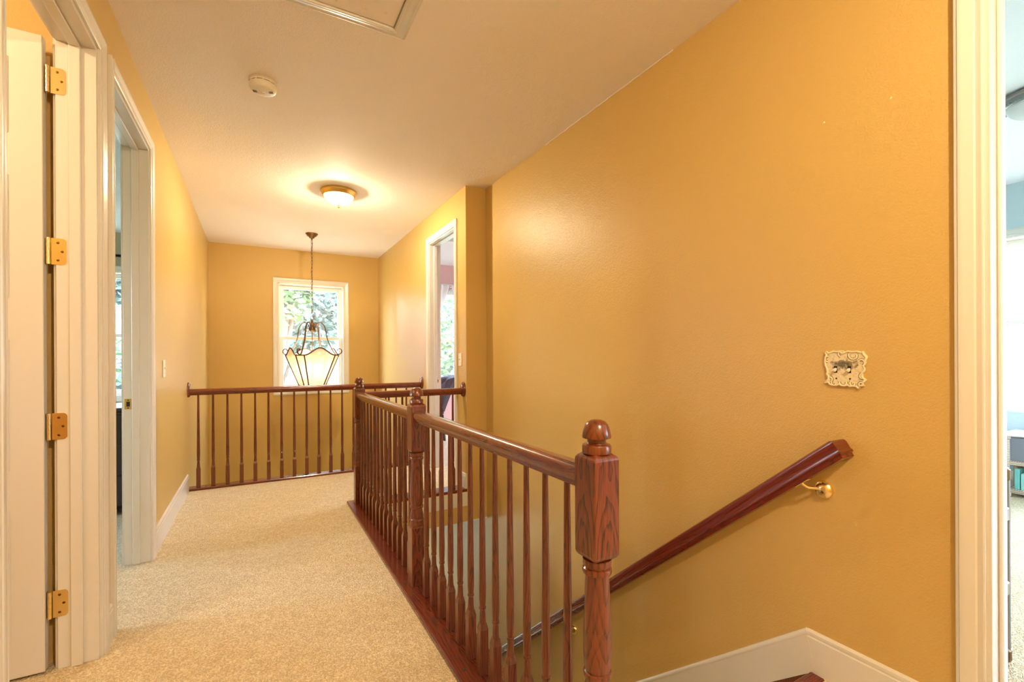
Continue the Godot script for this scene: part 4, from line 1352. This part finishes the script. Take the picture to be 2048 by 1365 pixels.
func build_blue_room() -> void:
	# unlit ceiling lamp
	var t := thing("bedroom_ceiling_lamp", "unlit nickel ceiling lamp with frosted bowl in the blue bedroom", "lamp", Vector3(3.97, H, -0.83))
	part(t, "ring", lathe_mesh([Vector2(0.150, 0), Vector2(0.176, -0.010), Vector2(0.182, -0.030), Vector2(0.172, -0.036), Vector2(0.170, -0.050), Vector2(0.160, -0.062), Vector2(0.150, -0.064), Vector2(0.146, -0.050)], 48), M.nickel)
	var b := []
	for k in 11:
		var an := k / 10.0 * PI / 2
		b.append(Vector2(0.148 * cos(an), -0.056 - 0.085 * sin(an)))
	part(t, "glass_bowl", lathe_mesh(b, 40), M.bowl_off)
	for k in 40:
		var a := TAU * k / 40.0
		part(t, "bead", lathe_mesh([Vector2(0, -0.007), Vector2(0.006, -0.002), Vector2(0.006, 0.002), Vector2(0, 0.007)], 6), M.nickel, Transform3D(Basis.IDENTITY, Vector3(cos(a) * 0.166, -0.057, sin(a) * 0.166)))
	# wicker-bound bookcase below the window
	var wick_im := Image.create(64, 64, false, Image.FORMAT_RGB8)
	for y in 64:
		for x in 64:
			var k := 0.5 + 0.5 * sin(y * TAU / 8.0)
			wick_im.set_pixel(x, y, Color(0.52, 0.45, 0.38).lerp(Color(0.86, 0.80, 0.72), k))
	var wick := mat(Color.WHITE, 0.6)
	wick.albedo_texture = ImageTexture.create_from_image(wick_im)
	wick.uv1_triplanar = true
	wick.uv1_scale = Vector3(9, 9, 9)
	var grey := mat(Color(0.45, 0.47, 0.50), 0.5)
	t = thing("wicker_bookcase", "low wicker-bound bookcase below the blue bedroom window", "bookcase", Vector3(5.62, 0, -0.93))
	var x0 := -0.15
	var x1 := 0.15
	var z0 := -0.43
	var z1 := 0.43
	for p in [[x0, z0], [x0, z1], [x1, z0], [x1, z1]]:
		part(t, "post", tube_mesh([Vector3(p[0], 0, p[1]), Vector3(p[0], 0.52, p[1])], 0.026, 10), wick)
		for yy in [0.02, 0.495]:
			part(t, "knot", lathe_mesh([Vector2(0.022, -0.02), Vector2(0.034, -0.012), Vector2(0.034, 0.012), Vector2(0.022, 0.02)], 12), wick, Transform3D(Basis.IDENTITY, Vector3(p[0], yy, p[1])))
	part(t, "top_board", box_mesh(Vector3(x0 - 0.02, 0.505, z0 - 0.02), Vector3(x1 + 0.02, 0.53, z1 + 0.02), 0.006), M.vinyl)
	for yy in [0.03, 0.265]:
		part(t, "shelf", box_mesh(Vector3(x0, yy, z0), Vector3(x1, yy + 0.035, z1), 0.006), wick)
	part(t, "back_panel", box_mesh(Vector3(x1 - 0.012, 0.05, z0), Vector3(x1, 0.5, z1)), grey)
	part(t, "cupboard_door", box_mesh(Vector3(x0 + 0.004, 0.305, z0 + 0.03), Vector3(x0 + 0.018, 0.495, z1 - 0.03), 0.002), grey)
	var cols := [Color(0.42, 0.72, 0.68), Color(0.55, 0.80, 0.76), Color(0.82, 0.84, 0.80), Color(0.30, 0.55, 0.58), Color(0.75, 0.88, 0.84)]
	var titles := ["pale teal", "mint", "off-white", "deep teal", "light aqua"]
	for k in 5:
		var bt := thing("book", titles[k] + " book standing on the lower shelf of the wicker bookcase", "book", Vector3(5.50, 0.065, -1.30 + k * 0.036), 0.0, "books on the wicker shelf")
		var hh := 0.17 - 0.012 * ((k * 3) % 4)
		part(bt, "cover", box_mesh(Vector3(-0.004, 0, -0.015), Vector3(0.130, hh, 0.015), 0.003), mat(cols[k], 0.6))
		part(bt, "pages", box_mesh(Vector3(0.002, 0.003, -0.012), Vector3(0.132, hh + 0.001, 0.012)), M.plastic)
	# black trunk with metal corners, just inside the doorway
	t = thing("black_trunk", "tall black trunk with grey edging and metal corners inside the blue bedroom", "trunk", Vector3(2.245, 0, -0.99))
	var px := 0.268
	var pz := 0.374
	var hgt := 0.745
	part(t, "body", box_mesh(Vector3(-px + 0.008, 0.02, -pz + 0.008), Vector3(px - 0.008, hgt - 0.006, pz - 0.008), 0.006), mat(Color(0.055, 0.06, 0.07), 0.45))
	var ed := mat(Color(0.48, 0.45, 0.41), 0.5, 0.3)
	for sx in [-1, 1]:
		for sz in [-1, 1]:
			part(t, "edge_strip", box_mesh(Vector3(sx * px - 0.014, 0.03, sz * pz - 0.014), Vector3(sx * px + 0.004, hgt - 0.03, sz * pz + 0.004), 0.003), ed)
			for yy in [0.0, hgt - 0.055]:
				part(t, "corner_cap", box_mesh(Vector3(sx * px - 0.035, yy, sz * pz - 0.035), Vector3(sx * px + 0.008, yy + 0.06, sz * pz + 0.008), 0.012), M.old_brass)
	for yy in [0.27, 0.55]:
		part(t, "latch", box_mesh(Vector3(px - 0.075, yy, pz - 0.008), Vector3(px - 0.030, yy + 0.05, pz + 0.010), 0.004), M.nickel)
	# a folded cloth on a stool by the wall
	t = thing("folding_stool", "small dark stool by the blue bedroom wall", "stool", Vector3(5.30, 0, -1.62))
	part(t, "seat", box_mesh(Vector3(-0.22, 0.50, -0.22), Vector3(0.22, 0.535, 0.22), 0.01), M.vinyl)
	for s in [[-1, -1], [1, -1], [-1, 1], [1, 1]]:
		part(t, "leg", tube_mesh([Vector3(s[0] * 0.17, 0.50, s[1] * 0.17), Vector3(s[0] * 0.18, 0, s[1] * 0.18)], 0.014, 6), M.vinyl)
	t = thing("folded_cloth", "pale blue and white folded cloth on the bedroom stool", "cloth", Vector3(5.26, 0.535, -1.44))
	var cm := mat(Color(0.62, 0.70, 0.88), 0.8)
	var st := S()
	ext(st, loop([Vector2(-0.18, 0), Vector2(0.11, 0), Vector2(0.125, 0.014), Vector2(0.11, 0.03), Vector2(-0.02, 0.09), Vector2(-0.12, 0.11), Vector2(-0.18, 0.08)]), -0.11, 0.11, Vector2.ZERO, Vector2.ZERO, Transform3D(Basis(Vector3.BACK, Vector3.RIGHT, Vector3.UP), Vector3.ZERO))
	part(t, "fold", done(st), cm)
	part(t, "white_fold", tube_mesh([Vector3(-0.113, 0.10, -0.08), Vector3(-0.113, 0.07, 0.0), Vector3(-0.113, 0.03, 0.09)], 0.012, 6), M.vinyl)

func build_left_rooms() -> void:
	# bathroom light behind the open door
	var t := thing("bathroom_ceiling_lamp", "round glass ceiling lamp in the bathroom behind the open door", "lamp", Vector3(-1.6, H, -1.5))
	part(t, "ring", lathe_mesh([Vector2(0.14, 0), Vector2(0.145, -0.02), Vector2(0.13, -0.04)], 32), M.satin_brass)
	var b := []
	for k in 9:
		var an := k / 8.0 * PI / 2
		b.append(Vector2(0.13 * cos(an), -0.035 - 0.08 * sin(an)))
	part(t, "glass_bowl", lathe_mesh(b, 32), M.bowl)
	lamp(t, "lamp_light", Vector3(0, -0.07, 0), Color(1.0, 0.90, 0.72), 1.15, 0.05)
	# curtain rod over the bedroom window
	t = thing("curtain_rod", "dark metal curtain rod above the bedroom window", "curtain rod", Vector3(-1.42, 2.405, BZ + 0.09))
	part(t, "rod", tube_mesh([Vector3(-0.75, 0, 0), Vector3(0.75, 0, 0)], 0.016, 10), M.black_metal)
	for s in [-1, 1]:
		part(t, "bracket", box_mesh(Vector3(s * 0.62 - 0.012, -0.02, -0.09), Vector3(s * 0.62 + 0.012, 0.005, 0.005), 0.003), M.black_metal)
		part(t, "finial", lathe_mesh([Vector2(0, 0), Vector2(0.014, 0.004), Vector2(0.026, 0.03), Vector2(0.014, 0.056), Vector2(0, 0.062)], 12), M.black_metal, along(Vector3(s * 0.75, 0, 0), Vector3(s, 0, 0), Vector3.UP))
	# dark chest of drawers
	t = thing("dark_dresser", "dark brown chest of drawers in the bedroom beyond the strike plate", "dresser", Vector3(-1.23, 0, -4.72))
	part(t, "body", box_mesh(Vector3(-0.50, 0.04, -0.24), Vector3(0.50, 0.78, 0.24), 0.006), M.dark_wood)
	part(t, "top_board", box_mesh(Vector3(-0.52, 0.78, -0.26), Vector3(0.52, 0.81, 0.26), 0.006), M.dark_wood)
	for k in 3:
		var dr := part(t, "drawer", box_mesh(Vector3(-0.47, 0.07 + k * 0.235, 0.24), Vector3(0.47, 0.29 + k * 0.235, 0.258), 0.004), M.dark_wood)
		for s in [-1, 1]:
			part(dr, "knob", lathe_mesh([Vector2(0.006, 0), Vector2(0.006, 0.012), Vector2(0.014, 0.02), Vector2(0, 0.026)], 10), M.old_brass, Transform3D(Basis(Vector3.RIGHT, PI / 2), Vector3(s * 0.25, 0.18 + k * 0.235, 0.257)))

# ------------------------------------------------------------------ outside
func tree(at: Vector3, blobs: Array, leaves: int, cols: Array, label: String, called: String, leaf := 1.0) -> void:
	var t := thing(called, label, "tree", at, 0.0, "trees outside the windows")
	var bark := mat(Color(0.36, 0.30, 0.25), 0.9)
	var top: Vector3 = blobs[0][0]
	part(t, "trunk", tube_mesh([Vector3.ZERO, Vector3(top.x * 0.2, top.y * 0.5, top.z * 0.2), top], 0.16, 8), bark)
	for b in blobs:
		part(t, "branch", tube_mesh([Vector3(top.x * 0.2, top.y * 0.5, top.z * 0.2), (b[0] + top) * 0.5 - Vector3(0, 0.4, 0), b[0]], 0.05, 6), bark)
	var st := SurfaceTool.new()
	st.begin(Mesh.PRIMITIVE_TRIANGLES)
	for k in leaves:
		var b: Array = blobs[rng.randi() % blobs.size()]
		var d := Vector3(rng.randfn(), rng.randfn(), rng.randfn()).normalized()
		var p: Vector3 = b[0] + d * Vector3(b[1], b[1] * 0.8, b[1]) * pow(rng.randf(), 0.5)
		var u := Vector3(rng.randfn(), rng.randfn() * 0.5, rng.randfn()).normalized() * rng.randf_range(0.07, 0.14) * leaf
		var v := u.cross(Vector3(rng.randfn(), rng.randfn(), rng.randfn()).normalized()).normalized() * u.length() * 0.5
		var c: Color = cols[rng.randi() % cols.size()]
		c = c * (0.5 * rng.randf_range(0.75, 1.3))
		st.set_color(c)
		var n := u.cross(v).normalized()
		st.set_normal(n)
		for x in [p - u, p + v, p + u, p - u, p + u, p - v]:
			st.add_vertex(x)
	var lm := mat(Color.WHITE, 0.6)
	lm.vertex_color_use_as_albedo = true
	lm.backlight_enabled = true
	lm.backlight = Color(0.35, 0.4, 0.25)
	lm.cull_mode = BaseMaterial3D.CULL_DISABLED
	var f := part(t, "foliage", st.commit(), lm)
	f.set_meta("kind", "stuff")

func build_outside() -> void:
	struct("lawn", box_mesh(Vector3(-45, LOW - 0.5, 30), Vector3(45, LOW - 0.2, -60)), mat(Color(0.52, 0.54, 0.44), 0.9), "green lawn around the house", "lawn")
	var green := [Color(0.10, 0.20, 0.07), Color(0.16, 0.28, 0.10), Color(0.09, 0.17, 0.11), Color(0.22, 0.33, 0.13)]
	var blue := [Color(0.10, 0.17, 0.13), Color(0.15, 0.24, 0.18), Color(0.20, 0.28, 0.20)]
	var lime := [Color(0.28, 0.40, 0.14), Color(0.36, 0.46, 0.18), Color(0.18, 0.30, 0.10)]
	var g := LOW - 0.2
	tree(Vector3(0.4, g, -14.0), [[Vector3(0.2, 6.3, 0), 1.5], [Vector3(-1.2, 5.6, 0.3), 1.2], [Vector3(1.4, 5.7, 0.2), 1.2], [Vector3(0.4, 5.0, 0.4), 1.0]], 5200, blue, "blue-green tree standing outside the window behind the lantern", "garden_tree")
	tree(Vector3(5.0, g, -16.8), [[Vector3(-0.3, 6.4, 0), 1.4], [Vector3(-1.3, 5.2, 0.2), 1.1], [Vector3(1.0, 5.6, 0), 1.3]], 4200, green, "green tree right of the neighbour's gable", "garden_tree")
	tree(Vector3(0.1, g, -10.3), [[Vector3(0.35, 5.5, 0), 0.55], [Vector3(0.1, 6.1, 0.1), 0.5], [Vector3(0.75, 5.95, 0), 0.4]], 1300, lime, "lime green young tree with a thin crown near the lantern window", "garden_tree")
	tree(Vector3(5.4, g, -12.0), [[Vector3(0, 5.6, 0), 1.5], [Vector3(-0.9, 4.4, 0.2), 1.3], [Vector3(0.9, 4.2, 0), 1.3], [Vector3(0, 3.4, 0.3), 1.2], [Vector3(-0.3, 6.8, 0), 1.0]], 6000, lime, "dense bright tree outside the pink room window", "garden_tree")
	tree(Vector3(-3.4, g, -12.5), [[Vector3(0, 4.4, 0), 1.1], [Vector3(-0.8, 3.7, 0.2), 0.9], [Vector3(0.7, 3.6, 0), 0.9]], 3000, green, "low round tree outside the bedroom window", "garden_tree")
	for e in [[-14.0, 2.4, "tall blue-green tree behind the neighbour's house, beyond its far corner"], [-7.0, 2.4, "tall blue-green tree rising behind the middle of the neighbour's house"], [0.0, 2.4, "tall blue-green tree rising behind the neighbour's gable"], [7.0, 2.4, "tall blue-green tree rising behind the neighbour's right wall"], [14.0, 2.4, "tall blue-green tree standing clear of the neighbour's house"]]:
		var rr: float = e[1]
		tree(Vector3(e[0], g, -32.0), [[Vector3(0, 8.5, 0), rr], [Vector3(-0.8, 6.2, 0), rr], [Vector3(0.8, 5.8, 0), rr], [Vector3(0.3, 10.6, 0), rr], [Vector3(-0.2, 13.0, 0), rr * 0.9]], 5200, blue, e[2], "garden_tree", 3.0)
	# the neighbour's house
	var t := thing("neighbour_house", "pale clapboard house with a gable across the garden", "house", Vector3(2.0, g, -21.0))
	var side := mat(Color(0.46, 0.51, 0.56), 0.7)
	var st := S()
	for k in 30:
		var y := k * 0.15
		q(st, Vector3(-8, y, 0.03), Vector3(7, y, 0.03), Vector3(7, y + 0.15, 0.0), Vector3(-8, y + 0.15, 0.0), Vector3.BACK)
		q(st, Vector3(-8, y, 0.03), Vector3(7, y, 0.03), Vector3(7, y, 0.0), Vector3(-8, y, 0.0), Vector3.DOWN)
	bx(st, Vector3(-8, 0, 0), Vector3(7, 4.5, -6))
	part(t, "siding", done(st), side)
	var roof := mat(Color(0.45, 0.46, 0.48), 0.8)
	part(t, "roof", ext_mesh(loop([Vector2(0.5, 4.4), Vector2(-3, 6.6), Vector2(-6.5, 4.4)]), -8.4, 7.4, Vector2.ZERO, Vector2.ZERO, Transform3D(Basis(Vector3.BACK, Vector3.RIGHT, Vector3.UP), Vector3.ZERO)), roof)
	st = S()
	ext(st, loop([Vector2(-1.6, 0), Vector2(2.4, 0), Vector2(2.4, 4.6), Vector2(0.4, 6.2), Vector2(-1.6, 4.6)]), 0.0, 0.8, Vector2.ZERO, Vector2.ZERO, Transform3D(Basis(Vector3.RIGHT, Vector3.BACK, Vector3.UP), Vector3.ZERO))
	part(t, "gable", done(st), side)
	for x in [-6.0, -3.6, 4.6]:
		var wn := part(t, "window", box_mesh(Vector3(x - 0.55, 2.2, 0.0), Vector3(x + 0.55, 3.8, 0.08), 0.01), M.vinyl)
		part(wn, "pane", box_mesh(Vector3(x - 0.47, 2.28, 0.06), Vector3(x + 0.47, 3.72, 0.085)), mat(Color(0.35, 0.42, 0.48), 0.1))
